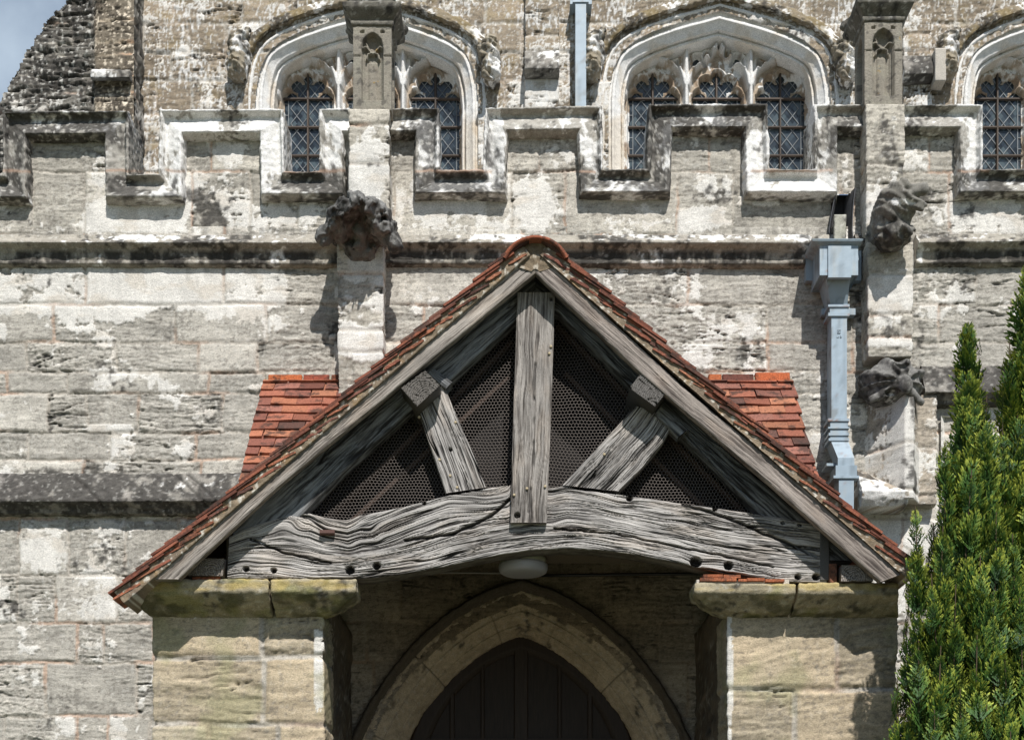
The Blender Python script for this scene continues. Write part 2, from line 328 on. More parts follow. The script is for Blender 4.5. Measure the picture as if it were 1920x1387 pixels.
# ------------------------------------------------------------------ carved stone: distance field -> surface nets
def smin(a, b, k): h = np.clip(.5+.5*(b-a)/k, 0, 1); return b+(a-b)*h-k*h*(1-h)
def ell(X, Y, Z, c, r):
    q = np.sqrt(((X-c[0])/r[0])**2+((Y-c[1])/r[1])**2+((Z-c[2])/r[2])**2); return (q-1)*min(r)
def caps(X, Y, Z, a, b, r):
    a = np.array(a, float); b = np.array(b, float); v = b-a; t = np.clip(((X-a[0])*v[0]+(Y-a[1])*v[1]+(Z-a[2])*v[2])/(v@v), 0, 1)
    return np.sqrt((X-a[0]-t*v[0])**2+(Y-a[1]-t*v[1])**2+(Z-a[2]-t*v[2])**2)-r
def carve(name, f, lo, hi, s, tex, parent, org=(0, 0, 0), mat=None, label=None):
    lo = np.array(lo, float); hi = np.array(hi, float); n = np.ceil((hi-lo)/s).astype(int)+1
    ax = [lo[i]+s*np.arange(n[i]) for i in range(3)]; X, Y, Z = np.meshgrid(*ax, indexing='ij')
    D = f(X, Y, Z).astype(np.float32); D[[0, -1]] = np.maximum(D[[0, -1]], .01); D[:, [0, -1]] = np.maximum(D[:, [0, -1]], .01); D[:, :, [0, -1]] = np.maximum(D[:, :, [0, -1]], .01)
    cs = [D[i:n[0]-1+i, j:n[1]-1+j, k:n[2]-1+k] for i in (0, 1) for j in (0, 1) for k in (0, 1)]; S = np.stack(cs, -1)
    act = (S.min(-1) < 0) & (S.max(-1) >= 0); idx = -np.ones(act.shape, np.int64); idx[act] = np.arange(act.sum())
    A = S[act]; corners = np.array([(i, j, k) for i in (0, 1) for j in (0, 1) for k in (0, 1)], float)
    ps = np.zeros((len(A), 3)); ct = np.zeros(len(A))
    for a in range(8):
        for b in range(a+1, 8):
            if abs(corners[a]-corners[b]).sum() != 1: continue
            da, db = A[:, a], A[:, b]; m = (da < 0) != (db < 0); t = np.where(m, da/(da-db+1e-12), 0)
            ps += np.where(m[:, None], corners[a]+(corners[b]-corners[a])*t[:, None], 0); ct += m
    V = lo+s*(np.argwhere(act)+ps/ct[:, None]); Fs = []
    for axn in range(3):
        d0 = np.take(D, range(n[axn]-1), axn); d1 = np.take(D, range(1, n[axn]), axn); e = (d0 < 0) != (d1 < 0)
        b, c = [q for q in range(3) if q != axn]
        P = np.argwhere(e); P = P[(P[:, b] > 0) & (P[:, c] > 0) & (P[:, b] < n[b]-1) & (P[:, c] < n[c]-1)]
        sg = D[tuple(P.T)] < 0
        def at(ob, oc): q = P.copy(); q[:, b] -= ob; q[:, c] -= oc; return idx[tuple(q.T)]
        q = np.stack([at(0, 0), at(1, 0), at(1, 1), at(0, 1)], -1)
        if axn == 1: sg = ~sg
        q[~sg] = q[~sg][:, ::-1]; Fs.append(q)
    F = np.concatenate(Fs); F = F[(F >= 0).all(1)]
    V = V+np.array(org); h, c = tex(V)
    return build(name, V, [F], c, mat or M_stone, parent, label=label)

# ================================================================== STRUCTURE: ground and the church
PPX = lambda P: CX+P[..., 0]*FP/(D0+P[..., 1])
PPY = lambda P: HY-(P[..., 2]-CZ)*FP/(D0+P[..., 1])
def blobs(L):
    def f(px, py):
        s = 0
        for cx, cy, rx, ry, a in L: s = s+a*np.exp(-np.abs((px-cx)/rx)**4-np.abs((py-cy)/ry)**4)
        return s
    return f
def blobs3(L):
    g = blobs(L); return lambda P: g(PPX(P), PPY(P))
def rnd_joints(x0, x1, a, b, rg):
    o = []; x = x0+rg.random()*a
    while x < x1: o.append(x); x += a+(b-a)*rg.random()
    return o
rg = random.Random(5)

gx = np.linspace(-60, 60, 61); gy = np.linspace(-60, 60, 61); GX, GY = np.meshgrid(gx, gy, indexing='ij')
GV = np.stack([GX, GY, .05*fbm2(GX*.2, GY*.2, 3)-.06], -1); GC = mix(C(.05, .075, .025), C(.10, .105, .05), np.clip(.5+.5*fbm2(GX*.5, GY*.5, 3), 0, 1))
g = build('ground', GV.reshape(-1, 3), [gridF(61, 61)], GC.reshape(-1, 3), M_stone); g['kind'] = 'structure'
xs = np.linspace(-1.0, 1.05, 9); ys = np.linspace(-40, -.3, 81); PX_, PY_ = np.meshgrid(xs, ys, indexing='ij')
pv = np.stack([PX_, PY_, .055+0*PX_], -1); pc = C(.25, .225, .185)*(1+.25*fbm2(PX_*2, PY_*2, 3))[..., None]
p = build('path', pv.reshape(-1, 3), [gridF(9, 81)], pc.reshape(-1, 3), M_stone); p['kind'] = 'structure'

church = thing('church', 'old sandstone church wall with battlements, pointed doorway and arched clerestory windows', 'church', (0, 1.5, 0))

# --- aisle wall below the parapet
A_rows = [(420, [160, 420, 700, 980, 1290, 1560, 1830]), (571, [100, 330, 500, 795, 1130, 1438, 1600, 1760]),
          (642, [50, 218, 372, 483, 625, 760, 1000, 1250, 1440, 1600, 1700, 1810]), (697, [14, 126, 390, 498, 640, 900, 1330, 1545, 1760]),
          (737, [90, 163, 260, 417, 600, 760, 1340, 1480, 1640, 1820]), (810, [52, 208, 367, 560, 700, 1500, 1600, 1740]), (862, [155, 378, 540, 1560, 1750]),
          (973, [36, 128, 235, 337, 520, 650, 800, 1160, 1320, 1690, 1820]), (1077, [33, 104, 220, 400, 752, 905, 1130, 1300, 1500, 1700]), (1167, [144, 194, 289, 690, 742, 1050, 1235, 1330, 1500, 1780]),
          (1242, [85, 256, 700, 1200, 1290, 1420]), (1341, [9, 144, 204, 282, 400, 640, 1330]), (1430, [60, 190, 330, 700, 1250])]
wash_aisle = blobs([(250, 530, 430, 56, .62), (520, 590, 70, 45, .5), (120, 600, 190, 36, .5), (330, 600, 55, 20, -.55), (230, 618, 90, 14, -.35), (70, 612, 55, 22, -.45), (420, 622, 50, 17, -.4),
                    (575, 555, 45, 70, -.6), (560, 660, 90, 50, -.4), (205, 802, 48, 8, .9), (330, 690, 260, 30, -.1), (420, 760, 40, 30, .18), (150, 1020, 420, 60, .30), (150, 1120, 300, 45, .24), (120, 1205, 170, 30, .16), (230, 700, 120, 18, .15), (300, 835, 160, 18, .15),
                    (1180, 560, 260, 70, .2), (1420, 540, 80, 45, -.1), (800, 560, 70, 30, .1), (1700, 690, 80, 30, -.1), (1760, 560, 90, 60, .05), (1850, 650, 60, 90, .25), (1690, 990, 120, 60, .65), (1480, 760, 150, 120, .15),
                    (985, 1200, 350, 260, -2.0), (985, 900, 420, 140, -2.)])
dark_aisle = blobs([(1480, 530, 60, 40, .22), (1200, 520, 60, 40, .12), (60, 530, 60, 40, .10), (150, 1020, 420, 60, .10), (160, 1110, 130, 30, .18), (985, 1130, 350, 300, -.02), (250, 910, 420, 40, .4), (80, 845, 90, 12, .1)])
S_aisle = Sty(C(.53, .495, .435), C(.40, .376, .33), (.05, .85), -.30, -.33, seed=1, crev=.75, amp=.9, washfn=wash_aisle, darkfn=dark_aisle, strata=1.05)
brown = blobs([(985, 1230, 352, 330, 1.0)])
def aisle_extra(px, py, X, Z, h, c):
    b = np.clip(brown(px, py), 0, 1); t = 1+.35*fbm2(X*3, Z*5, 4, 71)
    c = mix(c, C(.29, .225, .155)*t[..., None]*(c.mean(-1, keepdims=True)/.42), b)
    m = ss(-.01, .05, py-500); st = .5*ss(.0, .5, fbm2(X*16, Z*1.2, 3, 72))*(1-ss(0, 40, py-495))   # runoff streaks below the string course
    return h*(1-.45*b), mix(c, C(.10, .09, .08), st*.7)
ppm0 = FP/D0
def door_hole(px, py): return in_poly(px, py, [(690, 1520), (690, 1400), (725, 1320), (770, 1260), (830, 1205), (900, 1160), (977, 1130), (1055, 1160), (1125, 1205), (1185, 1260), (1230, 1320), (1265, 1400), (1265, 1520)])
sleeve('aisle_wall', [(wx(-90, 0), 0), (wx(2010, 0), 0)], wz(1470, 0), wz(425, 0), .0066, lambda a, b: stone2(a, b, 1/ppm0, A_rows, S_aisle, aisle_extra), church, -90, ppm0, hole=door_hole)
low_tex = lambda a, b: stone2(a, b, 1/ppm0, [(1460, []), (1560, [60, 300, 500]), (1680, [200, 1500]), (1800, [90, 400]), (1950, [300, 1600])], S_aisle)
for nm, x0, x1 in (('aisle_wall', -1200, 690), ('aisle_wall', 1265, 3000)):
    sleeve(nm, [(wx(x0, 0), .012), (wx(x1, 0), .012)], -.05, wz(1466, 0), .05, low_tex, church, x0, ppm0)
X_rows = [(r[0], rnd_joints(-1200, 3000, 90, 200, rg)) for r in [(200, 0), (322, 0)]+A_rows]
for x0, x1 in ((-700, -85), (2004, 2700)):
    sleeve('aisle_wall', [(wx(x0, 0), .002), (wx(x1, 0), .002)], wz(1470, 0), wz(322, 0), .014, lambda a, b: stone2(a, b, 1/ppm0, X_rows, S_aisle), church, x0, ppm0)

# --- string course below the parapet
S_string = Sty(C(.40, .37, .31), C(.33, .30, .26), wash=-.30, dark=.02, seed=60, lich=.25, washfn=blobs3([(300, 447, 200, 10, .2), (900, 447, 220, 12, .25), (1400, 440, 130, 14, .45), (1850, 447, 120, 10, .2), (500, 480, 100, 8, .1)]))
def str_extra(V, a, s, h, c):
    X, Z = V[..., 0], V[..., 2]
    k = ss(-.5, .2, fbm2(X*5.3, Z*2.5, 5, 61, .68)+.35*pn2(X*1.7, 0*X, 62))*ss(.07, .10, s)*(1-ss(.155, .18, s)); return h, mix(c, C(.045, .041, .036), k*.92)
prof_string = [(-.03, .0), (-.028, -.045), (.0, -.06), (.040, -.105), (.052, -.108), (.060, -.095), (.075, -.066), (.095, -.050), (.140, -.040), (.150, -.046), (.162, -.044), (.172, -.02), (.178, .01)]
for a, b in ((-90, 634), (722, 1560), (1600, 1627), (1714, 2010)):
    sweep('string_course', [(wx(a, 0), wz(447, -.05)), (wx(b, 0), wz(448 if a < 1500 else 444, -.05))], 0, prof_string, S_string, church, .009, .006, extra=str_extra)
# --- lower weathered offset course
S_off = Sty(C(.30, .28, .245), C(.24, .22, .2), wash=-.40, dark=.26, seed=64, lich=.15, amp=1.4)
def off_extra(V, a, s, h, c):
    x = PPX(V)+26*(s-.1)/.1*-1; j = np.zeros_like(s)
    for q in (158, 352, 376): j = np.maximum(j, np.exp(-((x-q+4*pn2(s*14, s*0, 3))/3.2)**2)*(s < .245))
    return h-.012*j, mix(c, C(.05, .045, .04), j*.8)
prof_off = [(-.01, .01), (0, -.02), (.06, -.055), (.20, -.125), (.215, -.125), (.232, -.09), (.25, -.065), (.275, -.045), (.285, .01)]
sweep('offset_course', [(wx(-90, 0), wz(890, 0)), (wx(640, 0), wz(888, 0))], 0, prof_off, S_off, church, .009, .007, extra=off_extra)

# --- parapet with its moulded coping
sil = [(-90, 328), (6, 328), (6, 210), (240, 208), (240, 327), (298, 327), (300, 207), (530, 205), (532, 322), (600, 322), (600, 205), (822, 203), (822, 320), (906, 320),
       (910, 203), (1127, 200), (1130, 318), (1214, 318), (1218, 197), (1438, 196), (1442, 318), (1528, 318), (1528, 197), (1842, 197), (1842, 318), (2010, 318)]
P_rows = [(180, []), (243, [395, 560, 850, 1010, 1330, 1600, 1742]), (322, [60, 160, 360, 470, 560, 650, 740, 960, 1060, 1270, 1375, 1578, 1600, 1780]), (440, [])]
wash_par = blobs([(480, 405, 75, 30, .55), (210, 412, 65, 26, .6), (390, 360, 40, 40, .2), (1000, 390, 42, 48, .5), (830, 405, 110, 28, .35), (1150, 400, 100, 30, .18), (1322, 408, 40, 20, .9), (1318, 340, 22, 20, .6),
                  (1420, 375, 45, 12, .6), (1790, 405, 110, 35, .5), (60, 300, 60, 60, -.35), (80, 380, 80, 60, -.25), (1330, 290, 60, 30, -.2), (1440, 415, 80, 25, -.3), (740, 390, 18, 40, .3), (1770, 260, 20, 25, .5), (420, 290, 30, 40, .25)])
dark_par = blobs([(400, 390, 45, 40, .18), (1300, 360, 40, 40, .2), (90, 400, 90, 40, .05), (1720, 370, 40, 25, .25), (360, 350, 20, 30, .3)])
S_par = Sty(C(.50, .465, .40), C(.40, .373, .325), (.1, .6), -.16, -.24, seed=2, washfn=wash_par, darkfn=dark_par, mw=3.4)
YL = -.09; kL_ = (D0+YL)/D0
silp = [(CX+(a-CX)*kL_, HY+(b-HY)*kL_) for a, b in sil]+[(2010, 470), (-90, 470)]
def par_hole(px, py):
    o = np.zeros(px.shape, bool)
    for a, b in ((9, 0), (-9, 0), (0, -11), (0, 0)): o |= ~in_poly(px+a, py+b, silp)
    o |= (px > 1558) & (px < 1600) & (py > 362) & (py < 446)
    return o
sleeve('parapet', [(wx(-90, 0), 0), (wx(2010, 0), 0)], wz(447, 0), wz(190, 0), .0068, lambda a, b: stone2(a, b, 1/ppm0, P_rows, S_par), church, -90, ppm0, hole=par_hole)
S_cop = Sty(C(.44, .415, .37), C(.33, .31, .275), wash=-.12, dark=.13, seed=66, lich=.3, amp=1.3,
            washfn=blobs3([(415, 260, 125, 130, .38), (505, 270, 30, 80, .3), (622, 260, 24, 60, .4), (808, 260, 20, 60, .7), (925, 270, 18, 80, .8), (1110, 270, 20, 60, .25), (1410, 290, 25, 60, .35), (1480, 345, 100, 25, .55), (1550, 270, 30, 80, .1), (1830, 290, 14, 60, .7),
                           (860, 345, 60, 8, .4), (1170, 350, 80, 15, .3), (20, 270, 60, 80, -.2), (210, 270, 40, 60, -.05), (230, 345, 80, 25, -.3), (1250, 250, 30, 60, .1)]),
            darkfn=blobs3([(120, 230, 130, 40, .25), (215, 290, 30, 60, .15), (240, 350, 90, 20, .35), (410, 260, 130, 100, -.3), (620, 260, 30, 60, -.25), (505, 270, 30, 90, -.3), (1320, 210, 130, 20, .25), (1480, 345, 100, 25, -.3), (860, 345, 90, 20, .25), (1850, 345, 60, 25, .3), (800, 240, 30, 40, .05), (560, 345, 80, 25, .1)]))
prof_cop = [(.0, .30), (-.004, -.02), (-.004, -.086), (.003, -.096), (.011, -.093), (.018, -.072), (.027, -.050), (.040, -.044), (.050, -.047), (.134, -.092), (.145, -.095), (.153, -.078), (.160, -.03), (.166, .03)]
def cop_extra(V, a, s, h, c):
    X, Z = V[..., 0], V[..., 2]; px, py = PPX(V), PPY(V)
    j = np.exp(-((py-321+3*pn2(X*9, Z*9, 5))/2.4)**2)*(s < .16)*(pn2(X*2, Z*2, 77) > -.2); c = mix(c, C(.50, .34, .25), j*.8)
    e = ss(.25, .6, fbm2(X*9, Z*9, 3, 78)); return h-.006*e*ss(.11, .14, s), c
sweep('coping', [(wx(a, YL), wz(b, YL)) for a, b in sil], 0, prof_cop, S_cop, church, .0085, .0075, extra=cop_extra)
AR = [(-40., .30, wz(330, .3)-.25), (40., .30, wz(330, .3)-.25), (40., 2.6, wz(330, .3)-.1), (-40., 2.6, wz(330, .3)-.1)]
AR2 = [(a[0], a[1], a[2]-.2) for a in AR]
build('aisle_roof', AR+AR2, [np.array([[0, 1, 2, 3], [7, 6, 5, 4], [0, 4, 5, 1]])], C(.16, .165, .17), M_stone, church, smooth=False)

# --- clerestory wall
YC = 2.5; ppc = FP/(D0+YC)
arch_out = [(1130, 345), (1130, 182), (1133, 150), (1141, 115), (1155, 88), (1182, 67), (1220, 49), (1270, 32), (1310, 21), (1350, 10)]
arch_full = arch_out+[(2700-x, y) for x, y in arch_out[-2::-1]]
arch_s = [tuple(q) for q in np.concatenate([np.array(arch_out[:1]), spline(arch_out[1:], 4)])]; arch_s = arch_s+[(2700-x, y) for x, y in arch_s[-2::-1]]
WSH = [-662, 0, 662]
def arch_hole(px, py):
    o = np.zeros(px.shape, bool)
    for s in WSH: o |= in_poly(px-s, py-9, [(1350+(x-1350)*.955, y) for x, y in arch_full])
    return o
C_rows = [(y, rnd_joints(-60, 2060, 62, 130, rg)) for y in (-60, -8, 44, 98, 150, 212, 268, 325)]
wash_cl = blobs([(400, 40, 130, 30, .1), (840, 40, 110, 50, .15), (1010, 170, 40, 30, .8), (1095, 170, 60, 30, .5), (330, 270, 60, 60, .1), (1735, 60, 40, 60, .15), (1740, 80, 60, 30, .1), (1230, 22, 60, 20, -.2), (1540, 20, 60, 25, -.1), (930, 230, 45, 90, .45), (450, 170, 40, 40, .15)])
S_cl = Sty(C(.36, .29, .21), C(.27, .225, .17), (.2, .8), -.30, -.30, seed=3, washfn=wash_cl, mort=C(.46, .38, .30), mw=4.2, jd=.015, strata=.7, jb=.9, smear=1.3, lich=.3, moss=None)
def cl_extra(px, py, X, Z, h, c):
    ye = ss(.3, .6, fbm2(X*6, Z*8, 4, 81)); c = mix(c, C(.33, .25, .12), ye*.3)
    fl = ss(.20, .40, .7*fbm2(X*38, Z*15, 4, 82, .6)+.5*fbm2(X*3, Z*4.5, 3, 83)-.02); c = mix(c, WASH*.93, fl*.8); return h+.002*fl, c
tex_cl = lambda a, b: stone2(a, b, 1/ppc, C_rows, S_cl, cl_extra)
sleeve('clerestory_wall', [(wx(242, YC), YC), (wx(2030, YC), YC)], wz(365, YC), wz(-60, YC), .0096, tex_cl, church, 242, ppc, hole=arch_hole)
for x0, x1 in ((2028, 3200),):
    sleeve('clerestory_wall', [(wx(x0, YC), YC+.002), (wx(x1, YC), YC+.002)], wz(365, YC), wz(-60, YC), .05, tex_cl, church, x0, ppc)
sleeve('clerestory_wall', [(wx(242, YC), YC+.003), (wx(3200, YC), YC+.003)], wz(-59.5, YC), wz(-330, YC), .06, tex_cl, church, 242, ppc)
# flat strip buttresses of the clerestory with their offsets
def offset_block(x0, x1, y0, y1, Y, pr, st):
    a, b = wx(x0, Y), wx(x1, Y); zb, zt = wz(y1, Y), wz(y0, Y); zm = zb+(zt-zb)*.38
    loft('buttress_offset', [rect(a, b, Y-pr*.45, Y+.1, zb), rect(a, b, Y-pr*.7, Y+.1, zb+.02), rect(a, b, Y-pr, Y+.1, zm-.05), rect(a, b, Y-pr, Y+.1, zm), rect(a, b, Y-.05, Y+.1, zt)], st, church, .012)
S_ofb = Sty(C(.30, .28, .25), C(.25, .23, .2), wash=-.25, dark=.08, seed=67, lich=.3)
for x0, x1, ya, yb in ((985, 1047, 103, 150), (1690, 1742, 112, 160)):
    sleeve('clerestory_buttress', [(wx(x0, YC), YC+.02), (wx(x0, YC), YC-.06), (wx(x1, YC), YC-.06), (wx(x1, YC), YC+.02)], wz(365, YC), wz(-60, YC), .0096,
           lambda a, b: stone2(a, b, 1/ppc, [(-60, []), (-10, []), (75, []), (104, []), (150, []), (215, []), (280, [])], S_cl, cl_extra), church, x0-17, ppc)
    offset_block(x0-1, x1+1, ya, yb, YC-.058, .11, S_ofb)
sleeve('repair_block', [(wx(1741, YC), YC-.05), (wx(1741, YC), YC-.19), (wx(1761, YC), YC-.19), (wx(1761, YC), YC-.05)], wz(176, YC), wz(116, YC), .012,
       lambda a, b: (0*a, C(.50, .46, .40)*(1+.1*fbm2(a*.05, b*.05, 3))[..., None]), church, 1741, ppc)

# --- ruined raking end of the wall at the left
YR = 2.2; ppr = FP/(D0+YR)
rake = [(-120, 330), (-20, 205), (2, 190), (4, 178), (14, 172), (28, 140), (42, 118), (44, 108), (66, 84), (70, 74), (82, 52), (84, 44), (112, 22), (122, 10), (128, -6), (150, -30), (176, -70), (252, -70), (252, 370), (-120, 370)]
R_rows = [(-90, [60, 190]), (-14, [176]), (40, [134, 180]), (80, [106, 178]), (104, [60, 177]), (142, [172]), (175, [90, 176]), (212, [40, 178, 210]), (262, [120]), (322, [90])]
S_rake = Sty(C(.22, .205, .18), C(.16, .15, .13), (.8, 1.6), -.42, .10, seed=4, lich=.5, mw=3.5, crev=1.2, washfn=blobs([(215, 60, 30, 130, .22), (205, 200, 30, 40, .3), (170, 60, 30, 50, .12)]), darkfn=blobs([(60, 130, 70, 120, .12), (210, 120, 40, 30, .1)]))
def rk_extra(px, py, X, Z, h, c):
    st = ss(174, 180, px+2*pn2(Z*6, X*6, 5)); c = mix(c, c*C(1.22, 1.10, .95), st); return h*(1-.5*st)+.02*st, c
def rk_hole(px, py):
    n = 5*pn2(px*.05, py*.05, 9)+3*pn2(px*.14, py*.14, 10); return ~in_poly(px+n, py+n*.8, rake)
sleeve('raking_wall_end', [(wx(-120, YR), YR), (wx(252, YR), YR)], wz(370, YR), wz(-70, YR), .0092, lambda a, b: stone2(a, b, 1/ppr, R_rows, S_rake, rk_extra), church, -120, ppr, hole=rk_hole)
rv = np.array([W(px, py, YR+.004) for px, py in rake[:-3]]); n_ = 10; dep = np.linspace(0, .7, n_)
RV = np.repeat(rv[:, None], n_, 1); RV[..., 1] += dep[None]; rs = resample(rv, .03); RV = np.repeat(rs[:, None], n_, 1); RV[..., 1] += dep[None]
hh, cc = stone3(RV, Sty(C(.24, .225, .195), C(.19, .175, .15), wash=-.4, dark=.15, seed=68, lich=.5)); RV[..., 2] += 4*hh-.02
build('raking_wall_end', RV.reshape(-1, 3), [gridF(len(rs), n_)], cc.reshape(-1, 3), M_stone, church)
offset_block(176, 247, 138, 152, YR-.02, .09, S_ofb)
sleeve('raking_wall_end', [(wx(252, YR), YR+.7), (wx(252, YR), YR+.002)][::-1], wz(370, YR), wz(-70, YR), .03, lambda a, b: stone2(a, b, 1/ppr, R_rows, S_rake), church, 252, ppr)

# --- clerestory windows: one is built, two are copied
S_white = Sty(C(.62, .585, .53), C(.50, .455, .395), wash=.62, dark=-.40, seed=70, lich=.1, amp=.6)
S_trac = Sty(C(.50, .42, .33), C(.36, .285, .21), wash=-.02, dark=-.40, seed=71, lich=.1, amp=.5)
S_hood = Sty(C(.30, .245, .17), C(.22, .185, .135), wash=-.20, dark=-.18, seed=72, lich=.35, amp=3.0, moss=C(.24, .18, .08))
win = []
prof_arch = [(-.012, .06), (-.012, -.004), (.004, -.006), (.020, .016), (.050, .034), (.074, .036), (.078, .018), (.100, .016), (.104, .030), (.122, .048), (.142, .064), (.156, .070), (.159, .115), (.168, .122), (.172, .104), (.188, .104), (.191, .15), (.198, .20), (.200, .34)]
def arch_tex(V):
    h, c = stone3(V, S_white); X, Z = V[..., 0], V[..., 2]; low = ss(200, 245, PPY(V)); c = mix(c, c*C(.86, .80, .72), low); ar = ss(.05, .4, fbm3(X*3, V[..., 1]*3, Z*3, 3, 91)); c = mix(c, c*C(.88, .80, .70), ar*.8); return h, c
wf = sweep('window', [(wx(a, YC), wz(b, YC)) for a, b in arch_s], YC, prof_arch, None, church, .010, .008, tex=arch_tex)
win.append((wf, None))
# tracery from a signed distance to the openings (photo pixels on its own plane)
YT = YC+.28; ctr = 1344.5
lights = [1224.5, 1344, 1463.5]; lw = 46.5
def circ(x, y, cx, cy, r): return np.hypot(x-cx, y-cy)-r
def boxd(x, y, x0, x1, y0, y1): qx = np.maximum(x0-x, x-x1); qy = np.maximum(y0-y, y-y1); return np.where((qx > 0) & (qy > 0), np.hypot(qx, qy), np.maximum(qx, qy))
def polyd(x, y, pts): d = pl_dist(x, y, list(pts)+[pts[0]]); return np.where(in_poly(x, y, pts), -d, d)
def openings(x, y):
    d = np.full(x.shape, 1e3)
    for c in lights:
        d = np.minimum(d, boxd(x, y, c-lw, c+lw, 186, 420))
        for s in (-1, 1):
            d = np.minimum(d, circ(x, y, c+s*31, 185, 13)); d = np.minimum(d, circ(x, y, c+s*20.5, 161.5, 12.5))
        d = np.minimum(d, circ(x, y, c, 149.5, 10)); d = np.minimum(d, circ(x, y, c, 175, 21))
        d = np.minimum(d, boxd(x, y, c-6, c+6, 150, 180))
    for s in (-1, 1):
        f = lambda q: [(ctr+s*a, b) for a, b in q]
        d = np.minimum(d, np.minimum(polyd(x, y, f([(47, 114), (33, 117), (24, 124), (23, 130), (33, 128), (42, 132), (47, 138)])), circ(x, y, ctr+s*19, 110, 6.5)))
        d = np.minimum(d, circ(x, y, ctr+s*38, 117, 8.5))
        d = np.minimum(d, polyd(x, y, f([(75, 120), (91, 127), (84, 130), (75, 139)])))
    d = np.minimum(d, polyd(x, y, [(ctr-6, 87), (ctr+6, 87), (ctr, 99)]))
    return d
tx = np.arange(1345-196, 1345+197, 1.25); ty = np.arange(60, 352, 1.25)[::-1]; TX, TY = np.meshgrid(tx, ty, indexing='ij')
wob_ = 1.0*pn2(TX*.12, TY*.12, 31); od = openings(TX+wob_, TY+wob_)
ribs = np.full(TX.shape, 1e3)
for s in (-1, 1):
    f = lambda q: [tuple(p) for p in spline([(ctr+s*a, b) for a, b in q], 6)]
    ribs = np.minimum(ribs, pl_dist(TX, TY, f([(-5, 84), (3, 96), (10, 106), (24, 122), (40, 134), (52, 150), (57, 172)])))
    ribs = np.minimum(ribs, pl_dist(TX, TY, [(ctr+s*60, 92), (ctr+s*60, 420)]))
    ribs = np.minimum(ribs, pl_dist(TX, TY, f([(62, 172), (70, 146), (88, 131), (110, 122)])))
    ribs = np.minimum(ribs, pl_dist(TX, TY, f([(175, 190), (172, 165), (160, 145)])))
th = np.clip(od/4.5, 0, 1)**.7*.055+.085*np.clip(1.35-ribs/5.0, 0, 1)*np.clip(od/3, 0, 1)+.02*np.exp(-((od-3.5)/1.8)**2)
dT = D0+YT; TVx = (TX-CX)*dT/FP; TVz = CZ+(HY-TY)*dT/FP
TP = np.stack([TVx, YC+.30-th, TVz], -1); hh, cc = stone3(TP, S_trac)
cc = mix(cc, WASH*.9*(1+0*TVx)[..., None], np.clip(1.6-ribs/5., 0, 1)*ss(-.6, -.2, fbm2(TVx*7, TVz*7, 3, 33)))
cc = mix(cc, C(.30, .21, .14), .8*ss(.05, .4, fbm2(TVx*8, TVz*8, 3, 34))*np.clip(ribs/9-.4, 0, 1)); TP[..., 1] -= hh
q = od < -1.0; m = ~(q[:-1, :-1] & q[1:, :-1] & q[1:, 1:] & q[:-1, 1:])
tr = build('tracery', TP.reshape(-1, 3), [gridF(len(tx), len(ty), mask=m, flip=True)], cc.reshape(-1, 3), M_stone, wf); win.append((tr, wf))
# panes: every leaded diamond at its own slight tilt
YG = YC+.31; gv, gf, gc = [], [], []; rgw = random.Random(11); dwx, dwz = 11.2, 14.2
for c in lights:
    x0, x1 = c-56, c+56; n = 0
    for j in range(-2, 22):
        for i in range(-6, 7):
            cx = c+i*dwx*1.0+0; cy = 133+j*dwz
            if (i+j) % 2: continue
            pts = [(cx-dwx, cy), (cx, cy+dwz), (cx+dwx, cy), (cx, cy-dwz)]
            if cx < x0 or cx > x1: continue
            t1, t2 = rgw.gauss(0, .075), rgw.gauss(0, .075); b = len(gv); cl = rgw.choice([(.030, .040, .050), (.050, .066, .078), (.020, .026, .032), (.075, .098, .108), (.036, .046, .056)])
            for px, py in pts:
                gv.append(W(px, py, YG+.0015*((px-cx)*t1+(py-cy)*t2))); gc.append(cl)
            gf.append((b, b+1, b+2, b+3))
pn = build('pane', gv, [np.array(gf)], gc, M_glass, wf, smooth=False); win.append((pn, wf))
# lead cames
def bars(segs, y, w, t, colr):
    V, F, c = [], [], []
    for (ax, ay), (bx, by) in segs:
        a = np.array(W(ax, ay, y)); b = np.array(W(bx, by, y)); d = (b-a)/np.linalg.norm(b-a); nn = np.array([d[2], 0, -d[0]])*w/2; k = len(V)
        V += [a+nn, a-nn, b-nn, b+nn, a+nn*.5-C(0, t, 0), a-nn*.5-C(0, t, 0), b-nn*.5-C(0, t, 0), b+nn*.5-C(0, t, 0)]
        F += [(k+4, k+5, k+6, k+7), (k, k+4, k+7, k+3), (k+5, k+1, k+2, k+6), (k, k+1, k+5, k+4), (k+7, k+6, k+2, k+3)]
        cc = np.array(colr)*(.7+.6*rgw.random()); c += [cc]*8
    return V, np.array(F), c
seg = []
for c in lights:
    for j in range(-3, 23):
        for i in range(-6, 7):
            if (i+j) % 2: continue
            cx, cy = c+i*dwx, 133+j*dwz
            for sgn in (-1, 1):
                p2 = (cx+sgn*dwx, cy+dwz)
                if max(abs(cx-c), abs(p2[0]-c)) <= 44 and cy+dwz < 345: seg.append(((cx, cy), p2))
    for s in (-1, 1): seg.append(((c+s*38, 186), (c+s*38, 340)))
    for k in range(7): yy = 196+k*21; seg += [((c-46, yy), (c-38, yy)), ((c+38, yy), (c+46, yy))]
V, F, cq = bars(seg, YG-.003, .0080, .005, (.23, .245, .255)); o = build('lead_came', V, [F], cq, M_iron, wf, smooth=False); win.append((o, wf))
seg = []
for c in lights:
    for yy in (187, 240, 293): seg.append(((c-47, yy), (c+47, yy)))
    seg.append(((c-1, 138), (c-1, 345)))
V, F, cq = bars(seg, YG-.012, .022, .02, (.075, .055, .042)); o = build('glazing_bar', V, [F], cq, M_iron, wf, smooth=False); win.append((o, wf))
